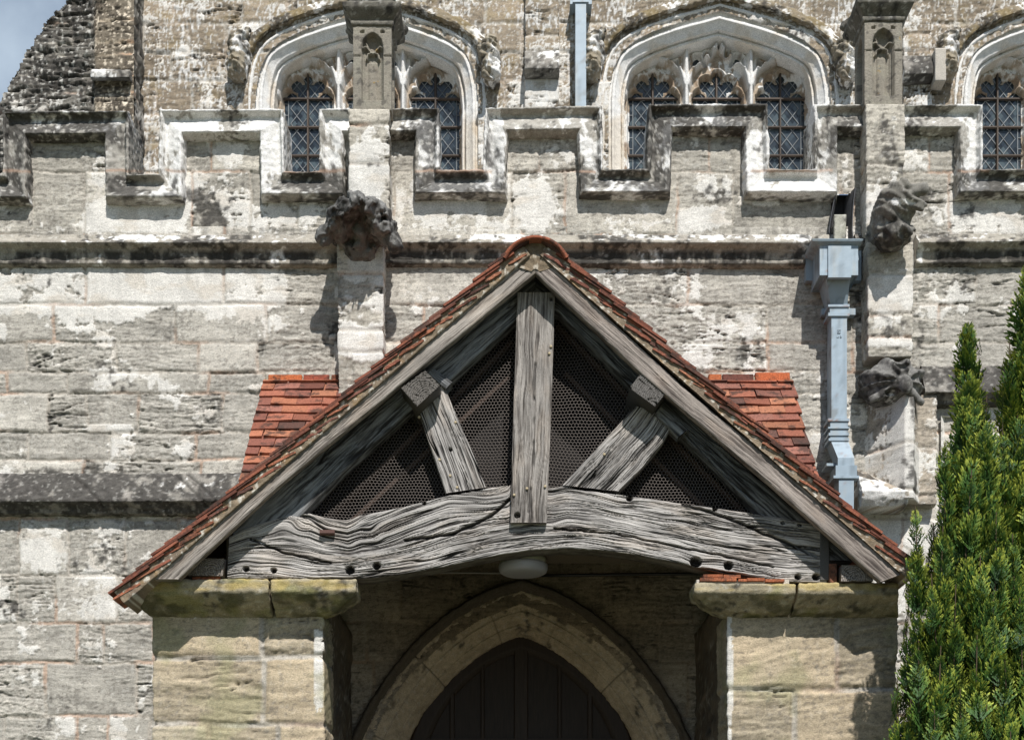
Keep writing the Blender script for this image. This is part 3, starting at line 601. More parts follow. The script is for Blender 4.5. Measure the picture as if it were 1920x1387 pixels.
# hood mould and its carved stops
hood_path = [tuple(q) for q in spline([(1121, 150), (1133, 106), (1148, 79), (1178, 57), (1218, 39), (1268, 22), (1350, 1)], 5)]; hood_path = hood_path+[(2700-x, y) for x, y in hood_path[-2::-1]]
prof_hood = [(-.085, .03), (-.085, -.02), (-.065, -.040), (-.02, -.058), (.000, -.060), (.006, -.050), (.008, -.02), (.002, .03)]
hd = sweep('hood_mould', [(wx(a, YC), wz(b, YC)) for a, b in hood_path], YC, prof_hood, S_hood, church, .012, .010); win.append((hd, None))
S_stop = Sty(C(.24, .20, .14), C(.36, .32, .25), wash=-.22, dark=.03, seed=73, lich=.3, amp=1.)
def stop_fn(kind):
    def f(X, Y, Z):
        n = .020*fbm3(X*16, Y*16, Z*16, 3, 5+kind)
        d = ell(X, Y, Z, (.0, 0, .03), (.095, .14, .16)); d = smin(d, ell(X, Y, Z, (.02*(1 if kind else -1), -.06, -.13), (.075, .12, .10)), .04)
        if kind == 0:
            d = smin(d, ell(X, Y, Z, (-.0, -.13, -.15), (.04, .05, .04)), .02); d = smin(d, caps(X, Y, Z, (-.06, -.05, .1), (.07, -.05, .19), .035), .03)
            d = np.maximum(d, -ell(X, Y, Z, (.05, -.12, .10), (.03, .06, .035)))
        else:
            d = smin(d, caps(X, Y, Z, (.05, -.08, .05), (-.03, -.12, -.08), .03), .02); d = np.maximum(d, -ell(X, Y, Z, (.03, -.13, .0), (.022, .05, .05)))
            d = smin(d, ell(X, Y, Z, (-.03, -.15, -.2), (.03, .04, .03)), .015); d = smin(d, ell(X, Y, Z, (.06, -.12, -.17), (.035, .05, .035)), .02)
        for s in (-1, 1): d = np.maximum(d, -ell(X, Y, Z, (s*.035, -.185, -.10), (.018, .05, .018)))
        return d+n+.007*np.sin(Z*95+X*40)
    return f
for kind, px, py, in ((0, 1113, 108), (1, 1581, 116)):
    o = W(px, py, YC-.02); s = carve('label_stop', stop_fn(kind), (-.16, -.26, -.28), (.16, .1, .26), .011, lambda V: (0, stone3(V, S_stop)[1]), hd, o); win.append((s, hd))
for k in (-1, 1):
    mp_ = {}
    for ob, par in win:
        c2 = ob.copy(); col.objects.link(c2); mp_[ob.name] = c2; c2.parent = mp_[par.name] if par else church
        if par is None: c2.location = ob.location+Vector((k*662/ppc, 0, 0))
        else: c2.location = ob.location
sil_b = [(1120, 352), (1580, 352)]
for k in WSH:
    a, b = wx(1128+k, YC), wx(1572+k, YC); z = wz(330, YC)
    loft('window_sill', [rect(a, b, YC-.02, YC+.4, z-.3), rect(a, b, YC-.03, YC+.4, z-.05), rect(a+.1, b-.1, YC+.24, YC+.4, z+.03)], S_white, church, .03)

# --- buttress strips, bases and pinnacles through the parapet
S_but = Sty(C(.50, .46, .39), C(.43, .40, .345), (.3, .8), -.12, -.30, seed=6, washfn=blobs([(690, 475, 60, 40, .7), (670, 640, 50, 30, .9), (1668, 545, 50, 36, .9), (1668, 640, 50, 10, .8), (690, 285, 45, 26, .5), (690, 335, 45, 30, .6)]), darkfn=blobs([(690, 308, 45, 8, .6), (690, 235, 45, 25, .05), (1660, 260, 45, 70, .22), (1665, 610, 50, 30, .1)]), strata=.9)
def strip(name, x0, x1, y0, y1, Yf, rows, st, Yb=.05, step=.0085):
    pf = FP/(D0+Yf); a, b = wx(x0, Yf), wx(x1, Yf)
    return sleeve(name, [(a, Yb), (a, Yf), (b, Yf), (b, Yb)], wz(y1, Yf), wz(y0, Yf), step, lambda p, q: stone2(p, q, 1/pf, rows, st), church, x0-(Yb-Yf)*pf, pf)
strip('buttress', 634, 718, 455, 905, -.20, [(440, []), (515, []), (618, []), (658, []), (720, []), (800, [])], S_but)
strip('buttress', 1628, 1711, 455, 668, -.17, [(440, []), (514, []), (590, []), (632, []), (690, [])], S_but)
strip('pinnacle_base', 655, 729, 206, 455, -.20, [(190, []), (232, []), (308, []), (440, [])], S_but, .32)
strip('pinnacle_base', 1625, 1695, 196, 455, -.16, [(190, []), (308, []), (345, []), (440, [])], S_but, .32)
S_pin = Sty(C(.29, .262, .215), C(.25, .228, .19), wash=-.8, dark=-.38, seed=74, lich=.12, amp=.25)
S_pcap = Sty(C(.20, .185, .155), C(.16, .15, .125), wash=-.9, dark=.05, seed=75, lich=.2, amp=.6, moss=None)
def pinnacle(xl, xr, ytop, ybot, Yf, jy):
    pf = FP/(D0+Yf); a, b = wx(xl, Yf), wx(xr, Yf); w = b-a; cx = (a+b)/2
    pw = xr-xl; mid = (xl+xr)/2
    def face(p, q, c0):
        u = (p-c0)/pw*73.0; v = q
        top = ytop+21; r = polyd(u, v, [(-21.5, ybot-18), (-21.5, top+22), (-18, top+9), (-10, top), (0, top-5), (10, top), (18, top+9), (21.5, top+22), (21.5, ybot-18)])
        dep = .048*ss(0, -2.2, r)+.014*ss(-4.5, -7, r)
        ribw = np.minimum(pl_dist(u, v, [(-21, top+24), (-13, top+17), (0, top+31), (13, top+17), (21, top+24)]), pl_dist(u, v, [(-12, top+40), (-10, top+31), (0, top+28), (10, top+31), (12, top+40)]))
        ribw = np.minimum(ribw, pl_dist(u, v, [(-12, top+12), (-9, top+18)])); dep = dep-.030*np.clip(1.6-ribw/1.6, 0, 1)*(r < 0)*(dep > .02)
        low = (v > top+44)*(r < -2); dep = dep-.006*low*(np.abs(u) < 9)
        dep += .012*np.exp(-((v-jy)/1.4)**2)*(r > 0)+.008*np.exp(-((np.abs(u)-9)/1.2)**2)*(v > top+40)*(r < 0)
        dep += .02*((np.abs(u) > 14.5) & (np.abs(u) < 23) & (v < top-2) & (v > top-7+(21-np.abs(u))*-.2))
        return -dep
    def tex(p, q):
        X, Z = p/pf, q/pf; h = 0*p
        sidew = .27*pf
        for c0 in (mid, mid-pw/2-sidew/2, mid+pw/2+sidew/2): h = np.where(np.abs(p-c0) < (pw/2 if c0 == mid else sidew/2), face(p, q, c0), h)
        h = h+.0015*fbm2(X*60, Z*60, 3, 75); c = mix(S_pin.c1, S_pin.c2, np.clip(.5+.7*fbm2(X*5, Z*5, 4, 76), 0, 1))*(1+.12*fbm2(X*40, Z*60, 3, 77))[..., None]
        c = mix(c, C(.33, .31, .25), .5*ss(.1, .5, fbm2(X*9, Z*12, 3, 78))); c = mix(c, BLK*1.5, .6*ss(.3, .6, fbm2(X*14, Z*18, 4, 79))); c = mix(c, C(.36, .22, .04), ss(.75, .95, fbm2(X*15, Z*15, 3, 80))*.6)
        return h, c
    sh = sleeve('pinnacle', [(a, Yf+.27), (a, Yf), (b, Yf), (b, Yf+.27)], wz(ybot, Yf), wz(ytop-4, Yf), .0048, tex, church, xl-.27*pf, pf)
    zt = wz(ytop, Yf); y0, y1 = Yf, Yf+.27
    def R(e, z): return rect(a-e, b+e, y0-e, y1+e, z)
    cap_ = loft('cap', [R(.002, zt-.02), R(.012, zt-.012), R(.014, zt+.006), R(.004, zt+.014), R(.012, zt+.022), R(.05, zt+.06), R(.062, zt+.075), R(.066, zt+.10), R(.05, zt+.112), R(.03, zt+.118), R(.03, zt+.14), R(.006, zt+.17), R(-.015, zt+.2), R(-.03, zt+.55)], S_pcap, sh, .011)
    nb = 0
    for sx, sy in ((-1, -1), (1, -1), (1, 1), (-1, 1)):   # crockets on the corners of the cap
        o = (cx+sx*(w/2+.055), (y0+y1)/2+sy*.19, zt+.155)
        carve('crocket', lambda X, Y, Z: smin(ell(X, Y, Z, (0, 0, 0), (.032, .032, .03)), caps(X, Y, Z, (0, 0, 0), (-sx*.08, -sy*.08, .05), .02), .02)+.004*np.sin(X*150)*np.sin(Z*140), (-.11, -.11, -.05), (.11, .11, .09), .010, lambda V: (0, stone3(V, S_pcap)[1]), sh, o)
pinnacle(662, 734, 44, 207, -.19, 105)
pinnacle(1621, 1692, 36, 198, -.155, 95)

# --- gargoyles and boss
S_garg = Sty(C(.22, .215, .205), C(.12, .12, .115), wash=-.5, dark=.10, seed=76, lich=.1, amp=1.)
S_garg2 = Sty(C(.26, .25, .225), C(.16, .148, .125), wash=-.45, dark=.03, seed=78, lich=.15, amp=1., washfn=blobs3([(1700, 378, 25, 8, .7)]))
def garg1(X, Y, Z):
    th_ = np.arctan2(X, Z+.13); n = .050*(np.abs(fbm3(X*7, Y*7, Z*7, 4, 41, .6))-.32)
    d = ell(X, Y, Z, (0, -.08, .01), (.21, .29, .125)); d = np.maximum(d, -(Z+.03+.5*np.abs(X))); d = np.maximum(d, -ell(X, Y, Z, (.005, -.27, -.105), (.105, .24, .115)))
    d = smin(d, caps(X, Y, Z, (-.10, -.15, .03), (-.235, -.13, -.085), .046), .03); d = smin(d, caps(X, Y, Z, (.11, -.15, .03), (.225, -.12, -.125), .05), .03)
    d = smin(d, ell(X, Y, Z, (-.02, -.30, .06), (.055, .06, .05)), .03)
    d = smin(d, caps(X, Y, Z, (-.05, -.29, .05), (-.16, -.22, -.05), .026), .02); d = smin(d, caps(X, Y, Z, (.04, -.29, .05), (.17, -.21, -.07), .028), .02)
    t = ell(X, Y, Z, (.0, .03, -.085), (.12, .13, .10)); t = smin(t, caps(X, Y, Z, (.01, -.0, -.04), (.0, -.14, -.05), .04), .03)
    for s, z in ((-1, -.12), (1, -.13)): t = np.maximum(t, -ell(X, Y, Z, (s*.060, -.11, z+.03), (.038, .095, .058)))
    d = smin(d, t, .015)
    return d+n+.005*np.sin(th_*17+6*fbm3(X*4, Y*4, Z*4, 2, 44))*ss(.0, .08, np.hypot(X, Z+.13)-.05)*(Z > -.08)
carve('gargoyle', garg1, (-.32, -.62, -.30), (.32, .14, .26), .0105, lambda V: (0, stone3(V, S_garg)[1]), church, W(679, 438, -.20))
def garg2(X, Y, Z):
    n = .022*fbm3(X*9, Y*9, Z*9, 4, 51)
    d = caps(X, Y, Z, (-.01, .05, -.06), (.0, -.30, .04), .145); d = smin(d, ell(X, Y, Z, (.03, -.36, .10), (.14, .15, .12)), .05)
    d = smin(d, caps(X, Y, Z, (.07, -.40, .13), (.175, -.46, .125), .045), .04); d = np.maximum(d, -ell(X, Y, Z, (.14, -.46, .065), (.09, .12, .026)))
    d = smin(d, caps(X, Y, Z, (.06, -.40, .0), (.15, -.42, .005), .04), .03); d = smin(d, ell(X, Y, Z, (.01, -.20, -.17), (.13, .24, .09)), .05)
    d = smin(d, caps(X, Y, Z, (-.08, -.25, .15), (.05, -.42, .22), .03), .03); d = np.maximum(d, -ell(X, Y, Z, (.06, -.5, .13), (.03, .05, .022)))
    return d+n+.008*np.sin(Z*70+X*55+5*fbm3(X*5, Y*5, Z*5, 2, 53))
carve('gargoyle', lambda X, Y, Z: garg2(X/.88, Y/.62, Z/.78)*.6, (-.24, -.42, -.28), (.30, .14, .28), .0105, lambda V: (0, stone3(V, S_garg2)[1]), church, W(1664, 424, -.17))
S_boss = Sty(C(.26, .25, .235), C(.15, .145, .135), wash=-.45, dark=.34, seed=77, lich=.15, amp=1.)
def boss(X, Y, Z):
    n = .009*fbm3(X*14, Y*14, Z*14, 4, 61); cx_, cz_ = .05, -.02
    a = np.arctan2(Z-cz_, X-cx_); r = np.hypot(X-cx_, Z-cz_)
    d = ell(X, Y, Z, (0, .02, .02), (.225, .26, .175)); d = np.maximum(d, Y+.0-.2)
    rid = .024*np.clip(np.cos(a*8.5+5*r), -.3, 1)*ss(.02, .10, r)*ss(-.05, -.01, Z); d = d-rid
    d = smin(d, caps(X, Y, Z, (-.02, -.2, -.07), (-.17, -.12, -.13), .03), .03); d = smin(d, caps(X, Y, Z, (.06, -.2, -.07), (.19, -.10, -.14), .03), .03)
    d = smin(d, ell(X, Y, Z, (.05, -.24, -.05), (.05, .06, .07)), .02); d = np.maximum(d, -ell(X, Y, Z, (.03, -.20, .10), (.05, .07, .035))); d = np.maximum(d, -ell(X, Y, Z, (-.04, -.22, -.10), (.06, .08, .03)))
    return d+n
carve('carved_boss', lambda X, Y, Z: boss(X/.9, Y/.72, Z/.86)*.72, (-.28, -.30, -.22), (.28, .22, .23), .0095, lambda V: (0, stone3(V, S_boss)[1]), church, W(1672, 726, -.12))

# --- angled pier below the boss and the window beside it
S_ang = Sty(C(.50, .44, .36), C(.40, .34, .27), (.15, .5), .02, -.22, seed=8, washfn=blobs([(1710, 860, 22, 120, 1.2), (1740, 905, 30, 60, .8), (1650, 910, 60, 25, .2)]), darkfn=blobs([(1738, 790, 22, 55, .4), (1745, 925, 12, 28, .5)]), smear=1.2)
def ang(p, q): return stone2(p, q, 1/280., [(740, []), (850, []), (935, [])], S_ang)
sleeve('angled_pier', [(wx(1622, 0), .01), (wx(1697, -.24), -.24), (wx(1712, -.24), -.24), (wx(1722, -.10), -.10), (wx(1757, -.10), -.10), (wx(1757, -.1), .05)], wz(945, -.1), wz(740, -.1), .0085, ang, church, 1622, 280)
loft('pier_base', [rect(wx(1600, 0), wx(1700, -.2), -.20, .05, wz(957, -.1)), rect(wx(1600, 0), wx(1700, -.2), -.24, .05, wz(940, -.1)), rect(wx(1600, 0), wx(1700, -.2), -.25, .05, wz(932, -.1)), [(wx(1604, 0), -.02, wz(880, 0)), (wx(1690, -.2), -.22, wz(928, -.1)), (wx(1690, -.2), .05, wz(922, -.1)), (wx(1604, 0), .05, wz(872, 0))]],
     Sty(C(.50, .44, .36), C(.36, .29, .22), wash=-.08, dark=-.05, seed=79, amp=1.6), church, .012)
sweep('string_course', [(wx(1725, 0), wz(690, 0)), (wx(2010, 0), wz(690, 0))], 0, [(-.02, .01), (.0, -.03), (.08, -.06), (.19, -.12), (.205, -.12), (.215, -.09), (.24, -.06), (.26, -.05), (.27, .01)], S_off, church, .010, .008)
# recessed window right of the pier, mostly behind the conifers
sleeve('aisle_window', [(wx(1761, 0), -.03), (wx(1790, .16), .14), (wx(2005, .16), .14)], wz(1100, 0), wz(782, 0), .012, lambda p, q: stone2(p, q, 1/280., [(770, []), (860, [1900]), (960, [1850])], S_white), church, 1760, 280)
S_white.__dict__.update(ero=(.1, .3))

# --- doorway arch and door
S_door = Sty(C(.56, .45, .32), C(.44, .35, .245), wash=-.8, dark=-.26, seed=80, lich=.12, amp=1.2)
da = spline([(655, 1400), (672, 1360), (702, 1303), (742, 1246), (790, 1193), (850, 1144), (915, 1108), (977, 1089)], 5)
da = [(648, 2140), (648, 1440)]+[tuple(q) for q in da]; da = da+[(1954-x, y) for x, y in da[-2::-1]]
def door_extra(V, a, s, h, c):
    X, Z = V[..., 0], V[..., 2]; pit = ss(.15, .5, fbm3(X*12, V[..., 1]*12, Z*12, 4, 93))*(s > .07)*(s < .17)
    j = np.exp(-(((a*1.0) % .62-.31)/.005)**2)*(s > .06); c = mix(c, C(.055, .045, .036), np.clip(pit*.6+j*.7+(s < .066)*.86, 0, .9)); return h-.010*pit-.006*j, c
sweep('doorway_arch', [(wx(a, 0), wz(b, 0)) for a, b in da], 0, [(-.004, .03), (-.004, -.035), (.012, -.055), (.034, -.05), (.05, -.012), (.062, .0), (.075, -.004), (.125, .012), (.165, .04), (.18, .05), (.19, .045), (.235, .10), (.255, .125), (.262, .12), (.30, .19), (.315, .215), (.318, .32)], S_door, church, .012, .008, extra=door_extra)
YD = .27
dp = [(742, 2160)]+[tuple(q) for q in spline([(742, 1470), (765, 1400), (800, 1320), (850, 1258), (910, 1212), (977, 1186)], 5)]; dp = dp+[(1954-x, y) for x, y in dp[-2::-1]]
dv = [W(a, b, YD) for a, b in dp]; nd = len(dv); dv2 = [(x, y+.06, z) for x, y, z in dv]
M_door = attr_mat('dark_oak_door', .55, 90, .3, .3, .003, .3, scale_z=.08)
dr = build('door', dv+dv2, [np.arange(nd)[None], np.arange(nd, 2*nd)[::-1][None], np.array([[i+nd, (i+1) % nd+nd, (i+1) % nd, i] for i in range(nd)])], C(.030, .019, .013), M_door, church, smooth=False)
def boxm(name, x0, x1, y0, y1, z0, z1, c, mat, par, bev=.0, label=None):
    V = rect(x0+bev, x1-bev, y0, y1, z0)+rect(x0+bev, x1-bev, y0, y1, z1)
    if bev: V = [(x0, y0+bev, z0), (x0+bev, y0, z0), (x1-bev, y0, z0), (x1, y0+bev, z0), (x1, y1, z0), (x0, y1, z0)]; V = V+[(a, b, z1) for a, b, _ in V]
    n = len(V)//2; F = [np.arange(n)[::-1][None], np.arange(n, 2*n)[None], np.array([[i, (i+1) % n, (i+1) % n+n, i+n] for i in range(n)])]
    return build(name, V, F, c, mat, par, smooth=False, label=label)
def arch_y(px):
    P = np.array(sorted(dp)); return np.interp(px, P[:, 0], P[:, 1])
for cx, w in ((977, 26), (905, 7), (848, 9), (1049, 7), (1106, 9)):
    boxm('muntin', wx(cx-w/2, YD), wx(cx+w/2, YD), YD-.022, YD+.01, .1, wz(arch_y(cx)+(14 if w < 20 else 6), YD), C(.040, .026, .018), M_door, dr, .006)
dpi = [(x, y) for x, y in dp[1:-1]]
sweep('door_rail', [(wx(a, YD), wz(b, YD)) for a, b in dpi], YD, [(0, .0), (.0, -.024), (.10, -.024), (.11, -.012), (.12, -.012), (.125, .002)], None, dr, .03, .02, tex=lambda V: (0*V[..., 0], np.broadcast_to(C(.036, .023, .016), V.shape)), mat=M_door)
boxm('door_rail', wx(770, YD), wx(1184, YD), YD-.02, YD+.01, wz(1420, YD), wz(1384, YD), C(.040, .026, .018), M_door, dr, .006)

# ================================================================== OBJECTS: the timber porch
porch = thing('porch', 'timber framed gabled entrance porch with orange tiled roof on sandstone piers', 'porch', (0, -1.5, 0))
# --- stone piers with their cap stones
YP = -1.5; ppp = FP/(D0+YP)
S_pier = Sty(C(.47, .375, .255), C(.36, .325, .25), (.1, .75), -.85, -.40, seed=19, mort=C(.36, .275, .205), mw=6.5, jd=.016, strata=1.1, lich=.08, moss=C(.24, .235, .10), tone=.16, crev=.8, jb=1.,
             washfn=blobs([(598, 1262, 11, 88, 1.6), (1366, 1280, 9, 140, 1.4)]))
S_pier.moss = C(.33, .32, .17)
def pier_extra(px, py, X, Z, h, c):
    g = fbm2(X*2+.6*pn2(X*1.5, Z*1.5, 3), Z*26+4*pn2(X*1.2, Z*1.6, 4), 4, 95); c = c*(1+.13*g)[..., None]; h = h+.0035*g
    return h, c
def pier(x0, x1, rows):
    a, b = wx(x0, YP), wx(x1, YP)
    return sleeve('pier', [(a, YP+.40), (a, YP), (b, YP), (b, YP+.40)], -.05, wz(1147, YP), .0085, lambda p, q: stone2(p, q, 1/ppp, rows, S_pier, pier_extra), porch, x0-.40*ppp, ppp)
pl_ = pier(287, 607, [(1100, [490]), (1232, [493]), (1357, [391, 521]), (1440, [480]), (1580, [400])])
pr_ = pier(1365, 1683, [(1100, [1569]), (1291, [1489]), (1400, [1580]), (1500, [1450]), (1640, [1560])])
for x0, x1, nm in ((wx(287, YP), wx(607, YP), 0), (wx(1365, YP), wx(1683, YP), 1)):
    xi = x1 if nm == 0 else x0; a, b = (x0+.3, x1-.008) if nm == 0 else (x0+.008, x1-.3)
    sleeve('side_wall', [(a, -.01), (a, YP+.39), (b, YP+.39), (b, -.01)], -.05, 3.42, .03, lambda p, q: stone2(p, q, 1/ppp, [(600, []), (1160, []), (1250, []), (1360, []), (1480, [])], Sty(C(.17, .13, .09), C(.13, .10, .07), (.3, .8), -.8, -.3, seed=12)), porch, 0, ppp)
S_cap = Sty(C(.40, .345, .235), C(.31, .27, .19), wash=-.7, dark=-.10, seed=82, lich=.15, amp=1.2, moss=C(.22, .215, .075))
def cap_tex(V):
    h, c = stone3(V, S_cap); X, Z = V[..., 0], V[..., 2]; ye = ss(3.335, 3.35, Z)*ss(-.2, .3, fbm3(X*5, V[..., 1]*5, Z*20, 3, 97))
    c = mix(c, C(.50, .38, .14), ye*.6); g = fbm3(X*2, V[..., 1]*2, Z*34, 4, 98); dk = ss(0, .5, fbm3(X*6, V[..., 1]*6, Z*12, 4, 99)+.12)*(1-ss(3.32, 3.345, Z)); c = mix(c, C(.075, .072, .040), dk*.72)
    return h+.004*g, c*(1+.12*g)[..., None]
ZT, ZF, ZB = 3.408, 3.338, 3.232
def capstone(par, a0, a1, b0, b1, zt=ZT, e=.0):
    """top x range a0..a1, bottom x range b0..b1"""
    yt, yb = YP-.18, YP-.005
    R = [rect(b0, b1, yb, YP+.04, ZB), rect(b0+(a0-b0)*.3, b1+(a1-b1)*.3, yb+(yt-yb)*.3, YP+.04, ZB+.022), rect(b0+(a0-b0)*.96, b1+(a1-b1)*.96, yt+.008, YP+.05, ZF-.012), rect(a0, a1, yt, YP+.05, ZF+.004), rect(a0, a1, yt, YP+.05, zt-.01), rect(a0+.006, a1-.006, yt+.008, YP+.05, zt)]
    loft('cap_stone', R, S_cap, par, .010, tex=cap_tex)
YCp = YP-.18
xl = [wx(233, YCp), wx(503, YCp), wx(508, YCp), wx(668, YCp)]; capstone(pl_, xl[0], xl[1], wx(286, YP), wx(500, YCp)); capstone(pl_, xl[2], xl[3], wx(508, YCp), wx(612, YP))
xr = [wx(1303, YCp), wx(1492, YCp), wx(1497, YCp), wx(1684, YCp)]; capstone(pr_, xr[0], xr[1], wx(1352, YP), wx(1488, YCp), ZT-.022); capstone(pr_, xr[2], xr[3], wx(1494, YCp), wx(1684, YP), ZT-.02)

# --- timbers
def grainf(u, v, fr, seed, ck=1., fine=1.):
    w = v+.012*fbm2(u*2.2, v*6, 3, seed)+.003*pn2(u*9, v*30, seed+1)
    f1 = fbm2(u*1.2, w*fr, 4, seed+2, .65); f2 = fbm2(u*4, w*fr*2.6, 3, seed+3, .7)
    l1 = (1-ss(.0, .10, np.abs(fbm2(u*.8, w*fr*.62, 2, seed+6))))*ss(-.25, .35, pn2(u*1.7, w*13, seed+7)); l2 = (1-ss(.0, .13, np.abs(fbm2(u*1.6, w*fr*1.25, 2, seed+8))))*ss(-.3, .3, pn2(u*3, w*30, seed+9))
    cr_ = np.clip(ss(.88, .985, 1-np.abs(fbm2(u*.5, w*fr*.22, 2, seed+4))*2.6)*ss(-.25, .2, pn2(u*1.6, w*14, seed+5))*ck+np.clip(ck, 0, 1.3)*(.85*l1+.55*l2), 0, 1.25)
    return f1, f2, cr_
def timber(name, A, B, Yf, thick, light, darkc, fr=48, amp=.0035, cdep=.012, ck=1., seed=0, parent=None, us=.010, vs=.0032, warp=None, post=None, label=None, tint=None):
    par_ = parent or porch
    A3 = resample([W(a, b, Yf) for a, b in A], .002); B3 = resample([W(a, b, Yf) for a, b in B], .002)
    L = np.linalg.norm(np.diff(A3, axis=0), axis=1).sum(); nu = max(4, int(L/us))
    def rs(P): l = np.concatenate([[0], np.cumsum(np.linalg.norm(np.diff(P, axis=0), axis=1))]); t = np.linspace(0, l[-1], nu); return np.stack([np.interp(t, l, P[:, k]) for k in range(3)], 1)
    A3, B3 = rs(A3), rs(B3); wd = np.linalg.norm(A3-B3, axis=1).mean(); nvf = max(6, int(wd/vs)); ns = max(3, int(thick/.02))
    fv = np.linspace(0, 1, nvf); rows = [B3+(A3-B3)*f for f in fv]; vm = list(fv*wd); front = [1]*nvf
    for k in range(1, ns+1): rows.append(A3+C(0, thick*k/ns, 0)); vm.append(wd+thick*k/ns); front.append(0)
    for k in range(1, 4): rows.append(A3+(B3-A3)*k/3+C(0, thick, 0)); vm.append(wd+thick+wd*k/3); front.append(0)
    for k in range(1, ns): rows.append(B3+C(0, thick*(1-k/ns), 0)); vm.append(2*wd+thick+thick*k/ns); front.append(0)
    V = np.stack(rows, 1); nv = V.shape[1]; u = np.linspace(0, L, nu)[:, None]+0*V[..., 0]; v = np.array(vm)[None]+0*u; fr_ = np.array(front)[None]+0*u
    px, py = PPX(V), PPY(V); v2 = v if warp is None else v+np.where(fr_ > 0, warp(px, py), 0)
    f1, f2, ck_ = grainf(u, v2, fr, seed+100, ck); hgt = .62*f1+.38*f2
    t = ss(-.55, .30, hgt); c = mix(darkc, light, t); c = c*(1+.34*fbm2(u*2.3, v2*9, 4, seed+110)+.3*f2)[..., None]; c = mix(c, c*C(1.05, .95, .85), .4*ss(0, .5, fbm2(u*3, v2*12, 3, seed+111)))
    c = mix(c, C(.018, .015, .013), ck_*.9)
    h = amp*hgt-cdep*ck_
    if tint: c = tint(c, u, v, px, py)
    if post: h, c = post(px, py, u, v2, h, c, fr_)
    e = np.minimum(fv, 1-fv)*wd; eb = np.zeros(nv); eb[:nvf] = -.004*np.exp(-(e/.006)**2)
    V[..., 1] -= np.where(fr_ > 0, h+eb[None], 0); V[..., 2] += np.where(fr_ > 0, 0, .4*h)*np.where(V[..., 1] > Yf+.001, 1, 0)
    f = np.arange(nv)
    I, J = np.meshgrid(np.arange(nu-1), np.arange(nv), indexing='ij'); Jn = (J+1) % nv
    q = np.stack([I*nv+J, (I+1)*nv+J, (I+1)*nv+Jn, I*nv+Jn], -1).reshape(-1, 4)
    F = [q, f[::-1][None], ((nu-1)*nv+f)[None]]
    return build(name, V.reshape(-1, 3), F, c.reshape(-1, 3), M_wood, par_, label=label)
SIL, DKW = C(.345, .325, .305), C(.052, .045, .041)
YB = -1.635
def holes(L):
    def post(px, py, u, v, h, c, fr_):
        for x, y, r in L:
            d = np.hypot(px-x, (py-y)*1.1)+1.2*pn2(px*.2, py*.2, 7); k = 1-ss(r*.75, r*1.1, d); h = h-.05*k*(fr_ > 0); c = mix(c, C(.012, .010, .009), k*.95)
        return h, c
    return post
def bump(px, py, x, y, rx, ry): return np.exp(-((px-x)/rx)**2-((py-y)/ry)**2)
def beam_warp(px, py):   # in metres of grain shift
    w = .07*bump(px, py, 650, 1010, 150, 60)-.05*bump(px, py, 540, 985, 45, 30)-.05*bump(px, py, 470, 1055, 60, 40)
    for x, y, a, r in ((560, 990, .03, 15), (700, 1000, .022, 14), (715, 1002, -.015, 8), (655, 1022, .014, 9), (480, 1062, .03, 16), (1310, 1053, .02, 13), (1160, 935, .02, 22), (1405, 1058, .012, 10), (1120, 950, -.02, 40)):
        w = w+a*bump(px, py, x, y, r*1.6, r)
    w = w+.05*ss(820, 950, px)*(1-ss(950, 965, px))*bump(px, py, 900, 930, 130, 40)
    return w
holes_b = holes([(461, 1066, 6), (513, 1069, 6), (656, 1068, 9), (706, 1060, 8), (1341, 953, 5), (1305, 1053, 11), (1366, 1060, 9), (1496, 1081, 6), (1530, 1081, 7), (1468, 980, 4), (1499, 984, 4), (1180, 934, 6), (795, 943, 4)])
def beam_post(px, py, u, v, h, c, fr_):
    h, c = holes_b(px, py, u, v, h, c, fr_)
    # long shakes opened along the grain
    for pts, r in (([(1280, 946), (1330, 958), (1400, 985), (1480, 1020), (1530, 1042)], 3.0), ([(760, 1012), (850, 1000), (920, 968), (956, 935)], 3.0), ([(470, 1010), (540, 1038), (620, 1055)], 2.2), ([(1040, 990), (1150, 1000), (1300, 1030), (1450, 1062)], 2.0)):
        d = pl_dist(px, py+2*pn2(px*.05, py*.02, 8), pts); k = 1-ss(r*.5, r*1.3, d); h = h-.022*k*(fr_ > 0); c = mix(c, C(.016, .014, .012), k*.95)
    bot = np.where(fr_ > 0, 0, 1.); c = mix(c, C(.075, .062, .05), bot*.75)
    return h, c
timber('tie_beam', [(430, 1006), (460, 990), (500, 977), (545, 966), (580, 962), (610, 970), (650, 975), (675, 966), (720, 958), (780, 944), (840, 929), (900, 918), (950, 909), (990, 908), (1035, 914), (1060, 911), (1100, 919), (1150, 926), (1200, 932), (1260, 941), (1320, 949), (1400, 961), (1470, 971), (1548, 984)],
       [(426, 1083), (500, 1083), (600, 1083), (660, 1084), (700, 1082), (760, 1074), (820, 1063), (880, 1050), (940, 1038), (1000, 1030), (1060, 1027), (1120, 1029), (1180, 1036), (1240, 1047), (1300, 1060), (1360, 1074), (1420, 1083), (1480, 1089), (1550, 1092)],
       YB, .15, SIL*1.28, DKW*.7, fr=72, amp=.0045, cdep=.016, ck=1.1, seed=1, us=.0052, vs=.0021, warp=beam_warp, post=beam_post)
def kp_post(px, py, u, v, h, c, fr_):
    h, c = holes([(970, 966, 5.5), (1034, 560, 3)])(px, py, u, v, h, c, fr_)
    d = pl_dist(px, py, [(1010, 620), (1002, 700), (1000, 740), (1003, 760), (1000, 800), (1001, 850), (996, 900), (992, 960)])+1.5*pn2(py*.06, px*.06, 3); k = (1-ss(1., 3.2, d))*.95*ss(-.35, .0, pn2(py*.035, px*.01, 6))
    h = h-.012*k*(fr_ > 0); c = mix(c, C(.05, .045, .042), k*.8); pass
    return h, c
